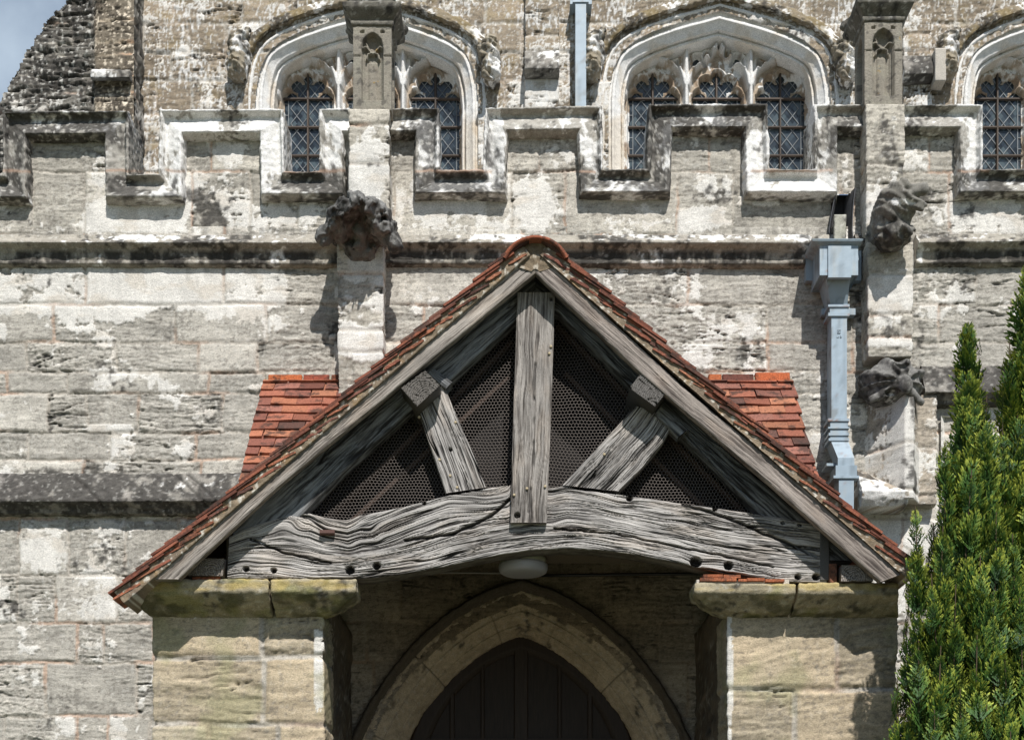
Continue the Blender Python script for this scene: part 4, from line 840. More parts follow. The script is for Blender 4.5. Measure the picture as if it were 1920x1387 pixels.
# king post runs bottom to top
timber('king_post', [(957, 979), (963, 760), (970, 548)], [(1025, 979), (1034, 760), (1041, 548)], -1.675, .11, C(.30, .275, .25), C(.078, .066, .057), fr=80, amp=.0022, cdep=.008, ck=.6, seed=2, post=kp_post, us=.008, vs=.0026)
br_post = lambda L: holes(L)
timber('brace', [(836, 924), (822, 880), (803, 825), (787, 775), (778, 748)], [(912, 913), (893, 865), (868, 805), (846, 755), (832, 722)], YB-.005, .12, SIL*1.1, DKW*.75, fr=64, amp=.004, cdep=.015, ck=1.2, seed=3, post=br_post([(845, 842, 3.5), (786, 783, 3)]), us=.006, vs=.0022)
timber('brace', [(1055, 909), (1110, 850), (1165, 790), (1190, 760)], [(1160, 920), (1200, 880), (1245, 825), (1268, 785)], YB-.005, .12, SIL*1.1, DKW*.75, fr=64, amp=.004, cdep=.015, ck=1.2, seed=4, us=.006, vs=.0022)
for s, A, B, lt, dk in ((0, [(280, 1085), (483, 907), (640, 774), (1004, 469)], [(334, 1085), (520, 912), (643, 810), (1004, 511)], C(.33, .295, .26), C(.14, .118, .10)), (1, [(1004, 469), (1280, 724), (1501, 907), (1692, 1075)], [(1004, 511), (1205, 702), (1450, 911), (1652, 1090)], C(.29, .25, .22), C(.11, .09, .078))):
    timber('bargeboard', A, B, -1.785, .055, lt, dk, fr=60, amp=.0018, cdep=.006, ck=.5, seed=5+s, us=.010, vs=.0026)
RL, RD = C(.23, .235, .24), C(.030, .028, .027)
timber('principal_rafter', [(420, 995), (560, 880), (640, 812), (800, 682), (1004, 515)], [(500, 1022), (569, 961), (640, 886), (775, 764), (848, 708), (969, 597), (1004, 566)], YB+.01, .12, RL, RD, fr=40, amp=.003, cdep=.010, seed=8, us=.012, vs=.004)
timber('principal_rafter', [(1004, 515), (1200, 700), (1420, 895), (1600, 1050)], [(1004, 566), (1048, 585), (1177, 715), (1228, 768), (1342, 876), (1419, 957), (1520, 1050)], YB+.01, .12, RL*.8, RD, fr=40, amp=.003, cdep=.010, seed=9, us=.012, vs=.004)
# purlins and wall plates run back from the gable and show their end grain
def baulk(name, quad, Yf, Yb, c1, c2, rc, seed, fr=26):
    """quad px corners at Yf (bl, br, tr, tl)"""
    n = 44; a, b, c, d = [np.array(W(*q, Yf)) for q in quad]; s = np.linspace(0, 1, n); S, T = np.meshgrid(s, s, indexing='ij')
    P = (a[None, None]*((1-S)*(1-T))[..., None]+b*(S*(1-T))[..., None]+c*(S*T)[..., None]+d*((1-S)*T)[..., None])
    X, Z = P[..., 0]-a[0], P[..., 2]-a[2]; r = np.hypot(X-rc[0], Z-rc[1])+.006*pn2(X*25, Z*25, seed); g = np.sin(r*2*np.pi/.011); an = np.arctan2(Z-rc[1], X-rc[0]); chk = ss(.9, .99, 1-np.abs(pn2(an*3.2, r*4, seed+1))*2.4); no = fbm2(X*90, Z*90, 3, seed+2)
    cc = mix(c1, c2, np.clip(.5+.35*g+.5*no, 0, 1)); cc = mix(cc, C(.015, .013, .012), chk*.9); P[..., 1] -= .003*g+.003*no-.012*chk
    V = P.reshape(-1, 3); rim = [a, b, c, d]; bk = [np.array([p[0], Yb, p[2]]) for p in rim]; k = len(V)
    V = np.concatenate([V, rim, bk]); F = [gridF(n, n), np.array([[k+i, k+4+i, k+4+(i+1) % 4, k+(i+1) % 4] for i in range(4)]), np.array([[k+7, k+6, k+5, k+4]])]
    col_ = np.concatenate([cc.reshape(-1, 3), np.tile(c1*1.2, (8, 1))])
    return build(name, V, F, col_, M_wood, porch)
baulk('purlin', [(782, 762), (825, 722), (797, 694), (752, 727)], -1.775, -.05, C(.075, .068, .06), C(.17, .155, .14), (.05, .05), 21)
baulk('purlin', [(1228, 762), (1256, 727), (1212, 686), (1180, 727)], -1.775, -.05, C(.06, .055, .05), C(.16, .15, .14), (.06, .02), 22)
baulk('wall_plate', [(352, 1079), (418, 1079), (422, 1047), (368, 1046)], -1.66, -.05, C(.11, .09, .075), C(.33, .29, .25), (.13, .03), 23)
baulk('wall_plate', [(1577, 1089), (1637, 1089), (1638, 1060), (1578, 1059)], -1.70, -.05, C(.13, .11, .095), C(.42, .38, .34), (.07, .02), 24)
boxm('corner_post', wx(425, -1.6), wx(441, -1.6), -1.61, -1.5, wz(1083, -1.6), wz(1000, -1.6), C(.09, .08, .065), M_wood, porch, .004)
boxm('corner_post', wx(1535, -1.6), wx(1552, -1.6), -1.642, -1.5, wz(1090, -1.6), wz(982, -1.6), C(.10, .095, .09), M_wood, porch, .004)
boxm('packing_brick', wx(1554, -1.64), wx(1568, -1.64), -1.66, -1.5, wz(1093, -1.64), wz(1058, -1.64), C(.20, .085, .05), M_tile, porch, .003)
boxm('packing_brick', wx(360, -1.64), wx(412, -1.64), -1.64, -1.5, wz(1086, -1.64), wz(1080, -1.64), C(.33, .11, .055), M_tile, porch, .002)
for k, (x0, x1, y0, y1) in enumerate(((1318, 1355, 1077, 1082.5), (1356, 1388, 1078, 1084), (1312, 1380, 1084, 1090), (1384, 1408, 1085.5, 1090), (1400, 1433, 1084, 1089.5), (1434, 1470, 1086.5, 1091.5))):
    boxm('packing_tile', wx(x0, -1.655), wx(x1, -1.655), -1.665-.004*(k % 3), -1.45, wz(y1, -1.655), wz(y0, -1.655), C(.46, .15, .07)*(.7+.12*(k % 4)), M_tile, porch, .002)
boxm('bedding_mortar', wx(1306, -1.65), wx(1480, -1.65), -1.648, -1.4, wz(1096, -1.65), wz(1086, -1.65), C(.58, .53, .46), M_stone, porch, .003)
# blocks against the rafters beside the purlins
timber('cleat', [(812, 690), (848, 716)], [(802, 700), (836, 728)], YB-.03, .1, RL, RD, seed=31, us=.01, vs=.005)
timber('cleat', [(1240, 762), (1290, 805)], [(1228, 776), (1272, 818)], YB-.03, .1, RL, RD, seed=32, us=.01, vs=.005)
# iron cramp and pegs on the tie beam
V, F, cq = bars([((600, 998), (628, 998))], YB-.012, .03, .02, (.10, .05, .04)); build('iron_cramp', V, [F], cq, M_iron, porch, smooth=False)
def disc(name, px, py, Y, r, dep, c, mat, par, n=14):
    x, y, z = W(px, py, Y); V = [(x+r*math.cos(2*math.pi*k/n), y, z+r*math.sin(2*math.pi*k/n)) for k in range(n)]; V = V+[(a, b-dep*.7, q) for a, b, q in V]+[(x+.75*(a-x), y-dep, z+.75*(q-z)) for a, b, q in V]
    F = [np.array([[i, (i+1) % n, (i+1) % n+n, i+n] for i in range(n)]), np.array([[i+n, (i+1) % n+n, (i+1) % n+2*n, i+2*n] for i in range(n)]), np.arange(2*n, 3*n)[None]]
    return build(name, V, F, c, mat, par)
for x, y, Y in ((1033, 650, -1.675), (1030, 663, -1.675), (964, 928, -1.675), (1022, 912, -1.675), (988, 916, -1.675), (824, 862, YB), (844, 892, YB), (854, 792, YB), (786, 782, YB), (1133, 852, YB), (857, 914, YB)):
    disc('peg', x, y, Y-.001, .0075, .008, C(.45, .37, .24), M_wood, porch)

# --- chicken wire behind the frame
YW = -1.53; hexs = .0112; V = []; key = {}; ed = set()
tri = [(wx(1004, YW), wz(545, YW)), (wx(455, YW), wz(1010, YW)), (wx(1550, YW), wz(1010, YW))]
def vid(x, z):
    k = (round(x*2e3), round(z*2e3))
    if k not in key: key[k] = len(V); V.append((x, z))
    return key[k]
ww, hz_ = hexs*math.sqrt(3), hexs*1.5; z = tri[1][1]; row = 0
hx_c, hz_c = [], []
while z < tri[0][1]:
    x = tri[1][0]+(row % 2)*ww/2
    while x < tri[2][0]: hx_c.append(x); hz_c.append(z); x += ww
    z += hz_; row += 1
hx_c, hz_c = np.array(hx_c), np.array(hz_c); kk = in_poly(hx_c, hz_c, tri)
for x, z in zip(hx_c[kk], hz_c[kk]):
    ids = [vid(x+hexs*math.sin(math.pi/3*k), z+hexs*math.cos(math.pi/3*k)) for k in range(6)]
    for k in range(6): ed.add((min(ids[k], ids[(k+1) % 6]), max(ids[k], ids[(k+1) % 6])))
VA = np.array(V); E = np.array(sorted(ed)); a = np.stack([VA[E[:, 0], 0], 0*E[:, 0]+YW, VA[E[:, 0], 1]], 1); b = np.stack([VA[E[:, 1], 0], 0*E[:, 1]+YW, VA[E[:, 1], 1]], 1)
wv_ = lambda P: P+np.stack([.010*pn2(P[:, 0]*5, P[:, 2]*5, 1)+.0015*pn2(P[:, 0]*70, P[:, 2]*70, 4), .02*pn2(P[:, 0]*3, P[:, 2]*3, 2), .010*pn2(P[:, 0]*5, P[:, 2]*5, 3)+.0015*pn2(P[:, 0]*70, P[:, 2]*70, 5)], 1)
a, b = wv_(a), wv_(b); d = (b-a)/np.linalg.norm(b-a, axis=1, keepdims=True); n1 = np.cross(d, [0, 1, 0]); n1 /= np.linalg.norm(n1, axis=1, keepdims=True); n2 = np.cross(d, n1); rw = .00125; R = []
for base in (a, b):
    for k in range(3): t = 2*math.pi*k/3; R.append(base+rw*(math.cos(t)*n1+math.sin(t)*n2))
VV = np.stack(R, 1).reshape(-1, 3); o6 = (np.arange(len(E))*6)[:, None]
FF = np.concatenate([o6+np.array([[k, (k+1) % 3, (k+1) % 3+3, k+3]]) for k in range(3)])
build('wire_mesh', VV, [FF], C(.17, .145, .128), M_iron, porch, smooth=False)

# added near-black sheet behind the wire, standing in for shade in the roof space
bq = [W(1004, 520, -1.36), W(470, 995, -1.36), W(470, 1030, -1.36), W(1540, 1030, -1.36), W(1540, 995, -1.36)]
build('gable_shade_sheet', bq+[(x, y+.02, z) for x, y, z in bq], [np.arange(5)[::-1][None], np.arange(5, 10)[None]], C(.008, .006, .005), M_wood, porch, smooth=False)
def strut(p, q, w, y, c):
    a, b = np.array(W(*p, y)), np.array(W(*q, y)); d = (b-a)/np.linalg.norm(b-a); nn = np.array([d[2], 0, -d[0]])*w/2; V = [a+nn, b+nn, b-nn, a-nn]; V = V+[v+C(0, .05, 0) for v in V]
    build('common_rafter', V, [np.array([[0, 1, 2, 3], [7, 6, 5, 4], [0, 4, 5, 1], [2, 6, 7, 3]])], c, M_wood, porch, smooth=False)
for p, q in (((960, 640), (600, 985)), ((960, 700), (660, 975)), ((1045, 610), (1400, 965)), ((1060, 700), (1330, 960))): strut(p, q, .022, -1.47, C(.06, .038, .028))

# --- roof: two tiled slopes, verge mortar, undercloak slips, ridge tile, boards and inner rafters
def tiles(name, org, along, down, up, w, L, g, n, rngA, keep, thick, pal, seed, par, jit=.006, ends=None):
    rr = random.Random(seed); al, dn, upv = [np.array(t, float) for t in (along, down, up)]; V, F, cl = [], [], []
    tilt = math.atan2(2.0*thick, L); dt = dn*math.cos(tilt)+upv*math.sin(tilt)*0; 
    for i in range(n):
        s1 = (i+1)*g; s0 = s1-L; a0 = rngA[0]+(-.5*w if i % 2 else 0)
        x = a0
        while x < rngA[1]-.01:
            xa, xb = max(x, rngA[0]), min(x+w, rngA[1]); x += w
            if xb-xa < .03: continue
            if keep and not keep((xa+xb)/2, s1): continue
            gp = .0015+.001*rr.random(); ja = rr.gauss(0, jit*.35); js = rr.gauss(0, jit*.6); lift = rr.random()*.004; tw = rr.gauss(0, .003); k = len(V)
            if s0 < .012: s0 = .012
            c = np.array(rr.choices(*pal)[0])*(.68+.5*rr.random())
            hb = 2.0*thick+lift; ht = -.002
            for (aa, s, h0) in ((xa+gp+ja, s0, ht), (xb-gp+ja, s0, ht), (xb-gp+ja, s1+js, hb+tw), (xa+gp+ja, s1+js, hb-tw)):
                for e in (0, thick): V.append(np.array(org)+al*aa+dn*s+upv*(h0+e)); cl.append(c*(1.0 if e else .8))
            q = [k, k+2, k+4, k+6]; p = [t+1 for t in q]
            F += [p, q[::-1]]+[[q[t], q[(t+1) % 4], p[(t+1) % 4], p[t]] for t in range(4)]
    return build(name, V, [np.array(F)], cl, M_tile, par, smooth=False)
PAL = ([(.38, .145, .082), (.31, .112, .07), (.42, .175, .10), (.22, .085, .06), (.13, .065, .05), (.28, .12, .088)], [5, 5, 3, 3, 1, 3])
PALW = ([(.25, .088, .055), (.18, .068, .045), (.31, .11, .065), (.12, .055, .04), (.22, .11, .08)], [4, 4, 3, 3, 3])
YV = -1.825
def slope(sgn, k, y0px, xe):
    a = math.atan(k); dn = np.array([sgn*math.cos(a), 0, -math.sin(a)]); up = np.array([sgn*math.sin(a), 0, math.cos(a)])
    org = np.array(W(1004, y0px, YV)); end = np.array(W(xe, y0px+k*abs(xe-1004), YV)); L = np.linalg.norm(end-org); n = int(L/.102)
    rt = tiles('roof_slope', org, (0, 1, 0), dn, up, .165, .265, L/n, n, (0, 1.80), (lambda a_, s_: not (a_ > .12 and s_ > L-.16)), .0125, PALW, 3+sgn, porch, .010)
    bd = [org+up*-.030+dn*.02, org+up*-.030+dn*(L-.36)]; bd = [bd[0], bd[1], bd[1]+C(0, 1.75, 0), bd[0]+C(0, 1.75, 0)]; bd = [p+C(0, .06, 0) for p in bd]; V = bd+[p+up*.02 for p in bd]
    build('roof_board', V, [np.array([[0, 3, 2, 1], [4, 5, 6, 7], [0, 1, 5, 4], [1, 2, 6, 5], [2, 3, 7, 6], [3, 0, 4, 7]])], C(.09, .07, .055), M_wood, porch, smooth=False)
    # verge mortar: a lumpy strip between bargeboard and tiles
    nn, mm = int(L/.009), 14; s = np.linspace(.085, L-.03, nn)[:, None]; t = np.linspace(-.056, .026, mm)[None]
    P = org+dn*s[..., None]+up*t[..., None]+C(0, .022, 0); X, Z = P[..., 0], P[..., 2]; hN = .006*fbm2(X*22, Z*22, 4, 111+sgn); P[..., 1] -= hN+.008*ss(.0, .028, t)
    lic = ss(.33, .46, fbm2(X*34, Z*34, 3, 112)); ora = ss(.35, .6, fbm2(X*11, Z*11, 3, 113)); cM = C(.25, .195, .135)*(1+.28*fbm2(X*30, Z*30, 4, 114))[..., None]; cM = mix(cM, C(.17, .13, .10), .6*ss(0, .5, fbm2(X*5, Z*5, 3, 115))); cM = mix(cM, C(.66, .62, .54), lic*.8); cM = mix(cM, C(.46, .27, .10), ora*.3)
    Vm = P.reshape(-1, 3); bk = P.copy(); bk[..., 1] = YV+.30; n0 = len(Vm); rimi = np.concatenate([np.arange(nn)*mm, (nn-1)*mm+np.arange(1, mm), (np.arange(nn-1)[::-1])*mm+mm-1, np.arange(1, mm-1)[::-1]])
    Vm = np.concatenate([Vm, bk.reshape(-1, 3)[rimi]]); nr = len(rimi); sk = np.array([[rimi[i], rimi[(i+1) % nr], n0+(i+1) % nr, n0+i] for i in range(nr)])
    cmx = np.concatenate([cM.reshape(-1, 3), cM.reshape(-1, 3)[rimi]]); build('verge_mortar', Vm, [gridF(nn, mm, flip=sgn < 0), sk], cmx, M_stone, porch)
    # undercloak: broken tile slips bedded in the mortar
    rr = random.Random(40+sgn); Vs, Fs, cs = [], [], []; i = 0; s_ = .10
    while s_ < L-.12:
        ln = rr.uniform(.09, .20); tl = math.radians(rr.uniform(8, 13)); d2 = dn*math.cos(tl)+up*math.sin(tl); u2 = up*math.cos(tl)-dn*math.sin(tl); o = org+dn*s_+up*rr.uniform(-.050, -.028)
        k = len(Vs); th = rr.uniform(.010, .016); yf = YV+.012+rr.uniform(-.006, .006); c = np.array(rr.choices(*PAL)[0])*(.6+.4*rr.random()); nS = 5
        for q in range(nS+1):
            p_ = o+d2*ln*q/nS; tq = th*(1 if 0 < q < nS else .6); wq = rr.gauss(0, .0012)
            for dz in (0, tq):
                for yy in (yf+abs(rr.gauss(0, .002)), YV+.25): v_ = p_+u2*(dz+wq); v_ = np.array([v_[0], yy, v_[2]]); Vs.append(v_); cs.append(c*(.8+.4*rr.random()))
        for q in range(nS):
            b0, b1 = k+4*q, k+4*q+4; Fs += [[b0, b1, b1+2, b0+2], [b0+2, b1+2, b1+3, b0+3], [b0+1, b1+1, b1, b0]]
        Fs += [[k, k+2, k+3, k+1], [k+4*nS, k+4*nS+1, k+4*nS+3, k+4*nS+2]]
        s_ += rr.uniform(.085, .115) if rr.random() < .92 else .17
    build('undercloak', Vs, [np.array(Fs)], cs, M_tile, porch, smooth=False)
    # inner common rafters
    for yy in (-1.25, -.85, -.45):
        o = org+up*-.031; V = []
        for dd in (0.05, L-.36):
            for t in (0, -.085):
                for e in (0, .06): v_ = o+dn*dd+up*t; V.append((v_[0], yy+e, v_[2]))
        build('common_rafter', V, [np.array([[0, 4, 5, 1], [2, 3, 7, 6], [0, 2, 6, 4], [1, 5, 7, 3], [0, 1, 3, 2], [4, 6, 7, 5]])], C(.20, .135, .095), M_wood, porch, smooth=False)
slope(-1, .858, 440, 210); slope(1, .882, 440, 1728)
# ridge tiles, half round, bedded in mortar
V, F, cl = [], [], []; ox, oy, oz = W(1004, 487, YV); rr = random.Random(8)
for k in range(6):
    y0, y1 = YV-.02+k*.31, YV-.02+k*.31+.305; b = len(V); cb = np.array([.36, .115, .06])*rr.uniform(.7, 1.1); n = 18; r0 = .175+rr.uniform(-.004, .004)
    for yy in (y0, y1):
        for r in (r0, r0-.016):
            for i in range(n+1): t = math.pi*(.11+.78*i/n); V.append((ox+r*1.05*math.cos(t), yy, oz-.055+r*math.sin(t))); cl.append(cb*rr.uniform(.8, 1.15))
    m = n+1
    for i in range(n):
        F += [[b+i, b+i+1, b+2*m+i+1, b+2*m+i], [b+m+i, b+m+i+1, b+i+1, b+i], [b+m+i+1, b+m+i, b+3*m+i, b+3*m+i+1], [b+2*m+i, b+2*m+i+1, b+3*m+i+1, b+3*m+i]]
build('ridge_tile', V, [np.array(F)], cl, M_tile, porch)
n, m = 40, 16; tt = np.linspace(math.pi*.10, math.pi*.90, n)[:, None]; rr_ = np.linspace(.02, .161, m)[None]; P = np.stack([ox+rr_*1.05*np.cos(tt), 0*tt*rr_+YV+.035, oz-.055+rr_*np.sin(tt)], -1); X, Z = P[..., 0], P[..., 2]
P[..., 1] -= .010*fbm2(X*18, Z*18, 4, 121); cM = mix(C(.20, .155, .105)*(1+.25*fbm2(X*30, Z*30, 4, 122))[..., None], C(.60, .55, .46), .6*ss(.2, .42, fbm2(X*26, Z*26, 3, 123)))
build('ridge_mortar', P.reshape(-1, 3), [gridF(n, m)], cM.reshape(-1, 3), M_stone, porch)
# lean-to slope behind the gable
pt = math.radians(48); zl = wz(712, 0); kL, kR = .858, .882; apx = W(1004, 441, YV)
def keep_lean(x, s):
    X = x; Zv = zl-s*math.sin(pt); k = kL if X < apx[0] else kR; return Zv > apx[2]-k*abs(X-apx[0])-.10
for ra in ((wx(497, 0), -.25), (.25, wx(1483, 0))): tiles('lean_to_roof', (0, 0, zl), (1, 0, 0), (0, -math.cos(pt), -math.sin(pt)), (0, -math.sin(pt), math.cos(pt)), .168, .265, .1015, 15, ra, keep_lean, .0155, PAL, 77, porch, .007)
kx = [(504, 567), (570, 618), (622, 655), (1328, 1352), (1354, 1412), (1415, 1480)]
for i, (a, b) in enumerate(kx):
    boxm('flashing_tile', wx(a, -.05), wx(b, -.05), -.075, .02, wz(717.5+(1 if i in (1,) else 0)-(2 if i > 4 else 0), -.05), wz(705-(4 if i == 5 else (1 if i > 2 else 0)), -.05), C(*[(.50, .14, .05), (.33, .085, .05), (.42, .12, .05), (.44, .13, .05), (.16, .06, .045), (.50, .13, .05)][i]), M_tile, porch, .006)
for a, b in ((500, 660), (1330, 1482)):
    loft('flashing_mortar', [rect(wx(a, 0), wx(b, 0), -.085, .02, wz(726, -.05)), rect(wx(a, 0), wx(b, 0), -.066, .02, wz(717, -.05)), rect(wx(a, 0), wx(b, 0), -.055, .02, wz(707, -.05))], Sty(C(.36, .31, .23), C(.28, .25, .19), wash=-.4, dark=-.1, seed=90, lich=.5), porch, .01)

# --- light fitting, its timber joist and cable
jy = -1.36
boxm('ceiling_joist', -1.1, 1.15, jy-.10, jy+.12, wz(1046, jy), wz(1046, jy)+.10, C(.12, .095, .07), M_wood, porch, .006)
lx, ly, lz = W(981, 1046, jy); lamp = thing('bulkhead_light', 'round white bulkhead light under the oak tie beam above the doorway', 'lamp', (lx, ly, lz))
def lathe(name, prof, c, mat, par, n=48):
    V = []; 
    for r, z in prof: V += [(lx+r*math.cos(2*math.pi*k/n), ly+r*math.sin(2*math.pi*k/n), lz+z) for k in range(n)]
    F = [np.array([[j*n+k, (j+1)*n+k, (j+1)*n+(k+1) % n, j*n+(k+1) % n] for j in range(len(prof)-1) for k in range(n)])]
    if prof[-1][0] < .02: pass
    F.append(np.arange((len(prof)-1)*n, len(prof)*n)[::-1][None]); return build(name, V, F, c, mat, par)
lathe('base', [(.10, 0.001), (.128, 0), (.131, -.006), (.131, -.030), (.127, -.034)], C(.40, .38, .30), M_paint, lamp)
lathe('lens', [(.127, -.033), (.138, -.036), (.140, -.044), (.140, -.066), (.133, -.082), (.115, -.092), (.06, -.098), (.01, -.10)], None, M_lens, lamp)
def tube(name, pts, r, c, mat, par=None, n=8):
    P = np.array(pts, float); t = np.gradient(P, axis=0); t /= np.linalg.norm(t, axis=1, keepdims=True); a = np.cross(t, [0.01, 1, .02]); a /= np.linalg.norm(a, axis=1, keepdims=True); b = np.cross(t, a)
    V = np.stack([P+r*(math.cos(2*math.pi*k/n)*a+math.sin(2*math.pi*k/n)*b) for k in range(n)], 1); nu = len(P); I, J = np.meshgrid(np.arange(nu-1), np.arange(n), indexing='ij'); Jn = (J+1) % n
    F = [np.stack([I*n+J, (I+1)*n+J, (I+1)*n+Jn, I*n+Jn], -1).reshape(-1, 4), np.arange(n)[::-1][None], ((nu-1)*n+np.arange(n))[None]]; return build(name, V.reshape(-1, 3), F, c, mat, par)
cb = tube('cable', [W(x, y, -.03) for x, y in ((690, 1075), (760, 1074), (850, 1073), (915, 1074), (965, 1074))], .006, C(.33, .31, .27), M_paint)
cb['label'] = 'thin grey cable running along the inner wall to the round light'; cb['category'] = 'cable'
cb = tube('cable', [W(x, y, -.03) for x, y in ((1000, 1079), (1060, 1078), (1200, 1076), (1345, 1075))], .010, C(.025, .023, .021), M_paint)
cb['label'] = 'black cable clipped along the inner wall right of the round light'; cb['category'] = 'cable'

# ================================================================== OBJECTS: rainwater goods
PB = C(.30, .375, .435)
def paint_tex(rust=.0):
    def f(V):
        X, Y, Z = V[..., 0], V[..., 1], V[..., 2]; n = fbm3(X*20, Y*20, Z*20, 3, 131); c = PB*(1+.07*n)[..., None]; st = ss(.2, .5, fbm3(X*22, Y*22, Z*5, 3, 132)); c = mix(c, C(.36, .37, .35), .4*st); gr = ss(.1, .6, fbm3(X*60, Y*60, Z*4, 3, 134)); c = c*(1-.26*gr)[..., None]; c = mix(c, C(.13, .12, .10), .5*ss(.35, .6, fbm3(X*9, Y*9, Z*9, 4, 135)))
        rs = ss(.30, .55, fbm3(X*14, Y*14, Z*60, 4, 133)+rust*2.2-.5); c = mix(c, C(.25, .10, .045), rs*.85); return .0006*n, c
    return f
rp = thing('rain_pipe', 'pale grey blue iron downpipe with box hopper beside the right buttress', 'downpipe', (wx(1575, 0), -.1, wz(960, 0)))
def bx(name, x0, x1, y0, y1, Yf, Yb, par, rust=0., step=.02):
    return loft(name, [rect(wx(x0, Yf), wx(x1, Yf), Yf, Yb, wz(y1, Yf)), rect(wx(x0, Yf), wx(x1, Yf), Yf, Yb, wz(y0, Yf))], None, par, step, M_paint, paint_tex(rust), smooth=False)
yh = -.27
def hr(x0, x1, py, Yf, Yb=-.012): return rect(wx(x0, Yf), wx(x1, Yf), Yf, Yb, wz(py, Yf))
hop = loft('hopper_head', [hr(1545, 1603, 518, yh+.05), hr(1537, 1609, 516, yh), hr(1537, 1609, 461, yh), hr(1533, 1613, 457, yh-.012), hr(1524, 1617, 452, yh-.03), hr(1522, 1619, 448, yh-.035), hr(1528, 1612, 447.5, yh-.02)], None, rp, .015, M_paint, paint_tex(.02), smooth=False)
bx('front_panel', 1553, 1596, 461, 520, yh-.014, yh+.02, hop); bx('back_plate', 1511, 1615, 468, 526, -.055, -.004, hop)
loft('outlet', [hr(1557, 1589, 570, -.17, -.03), hr(1550, 1594, 521, yh+.035, -.02), hr(1550, 1594, 516, yh+.035, -.02)], None, rp, .02, M_paint, paint_tex(.03), smooth=False)
bx('pipe', 1559, 1588, 588, 786, -.165, -.035, rp, .0)
for y0, y1, e, ru in ((570, 575, 5, .12), (586, 592, 5, .15), (784, 789, 5, .25), (800, 803, 5, .2), (811, 816, 4, .05), (821, 826, 4, .05), (868, 873, 8, .2)): bx('collar', 1558-e, 1588+e, y0, y1, -.172-.001*e, -.03, rp, ru)
bx('socket', 1556, 1590, 574, 587, -.168, -.03, rp, .06); bx('socket', 1557, 1590, 787, 824, -.168, -.03, rp, .05)
def pr4(x0, x1, py, Yf, th=.13): return [(wx(x0, Yf), Yf, wz(py, Yf)), (wx(x1, Yf), Yf, wz(py, Yf)), (wx(x1, Yf), Yf+th, wz(py, Yf)), (wx(x0, Yf), Yf+th, wz(py, Yf))]
loft('offset_bend', [pr4(1571, 1602, 880, -.24), pr4(1571, 1602, 858, -.24), pr4(1558, 1590, 826, -.165), pr4(1558, 1590, 822, -.165)], None, rp, .02, M_paint, paint_tex(.1), smooth=False)
bx('socket', 1567, 1607, 872, 893, -.25, -.09, rp, .12); bx('collar', 1563, 1611, 891, 896, -.256, -.085, rp, .15)
bx('pipe', 1573, 1601, 894, 1180, -.245, -.10, rp, .05)
bx('fixing_lug', 1541, 1557, 578, 590, -.06, -.0, rp, .1); bx('fixing_lug', 1590, 1604, 578, 590, -.06, -.0, rp, .1)
V, F, cq = bars([((1570, 618.5), (1576.5, 618.5)), ((1570, 621.5), (1576, 621.5)), ((1570, 624.5), (1576, 624.5)), ((1570.5, 618), (1570.5, 625)), ((1574, 621), (1574, 625)), ((1569, 632), (1571, 632)), ((1572.4, 630), (1572.4, 633)), ((1575, 629.5), (1578, 631)), ((1575, 632.6), (1578, 632.6))], -.166, .0045, .004, (.40, .47, .52))
build('cast_mark', V, [F], cq, M_paint, rp, smooth=False)
# pipe on the clerestory
dpp = thing('rain_pipe', 'straight pale blue square downpipe high on the wall between two windows', 'downpipe', (wx(1087, YC), YC-.1, wz(210, YC)))
def bxc(name, x0, x1, y0, y1, Yf, Yb, par, rust=0.): return loft(name, [rect(wx(x0, Yf), wx(x1, Yf), Yf, Yb, wz(y1, Yf)), rect(wx(x0, Yf), wx(x1, Yf), Yf, Yb, wz(y0, Yf))], None, par, .03, M_paint, paint_tex(rust), smooth=False)
bxc('pipe', 1079, 1099, -60, 330, YC-.17, YC-.04, dpp, .06); bxc('collar', 1074, 1104, 0, 4, YC-.18, YC-.03, dpp, .1)
for s in (1069, 1103): bxc('fixing_lug', s, s+7, 1, 8, YC-.15, YC-.0, dpp, .1)
# gutter chute through the parapet above the hopper
ch = thing('gutter_chute', 'dark lead lined gutter chute through the parapet dropping into the hopper', 'gutter', (wx(1580, 0), -.05, wz(446, 0)))
boxm('chute_back', wx(1556, 0), wx(1602, 0), .10, .16, wz(450, 0), wz(352, 0), C(.02, .02, .022), M_iron, ch)
for sg, pts in ((-1, [(1569, 356), (1565, 375), (1560, 400), (1556, 430), (1558, 450)]), (1, [(1603, 352), (1600, 375), (1598, 400), (1597, 430), (1599, 450)])):
    P = [np.array(W(a, b, -.055)) for a, b in pts]; P = resample(P, .012); nP = len(P); dy = np.linspace(0, .20, 12); Vc = np.repeat(P[:, None], 12, 1); Vc[..., 1] += dy[None]; Vc[..., 0] += -sg*.035*np.sin(np.linspace(0, 1.6, 12))[None]
    Vt = np.concatenate([Vc.reshape(-1, 3), (Vc+C(sg*.006, 0, 0)).reshape(-1, 3)]); N0 = nP*12; ri = np.arange(nP)*12
    build('lead_cheek', Vt, [gridF(nP, 12), gridF(nP, 12, N0, flip=True), np.array([[ri[i], ri[i+1], ri[i+1]+N0, ri[i]+N0] for i in range(nP-1)])], C(.075, .077, .085), M_iron, ch)
loft('spout_board', [[(wx(1564, -.2), -.19, wz(452, -.2)), (wx(1588, -.2), -.19, wz(452, -.2)), (wx(1590, -.1), -.03, wz(452, -.1)), (wx(1566, -.1), -.03, wz(452, -.1))], [(wx(1565, -.12), -.12, wz(403, -.12)), (wx(1586, -.12), -.12, wz(403, -.12)), (wx(1587, -.0), .05, wz(398, -.0)), (wx(1566, -.0), .05, wz(398, -.0))]],
     Sty(C(.40, .385, .33), C(.31, .31, .25), wash=-.5, dark=-.2, seed=91), ch, .012)

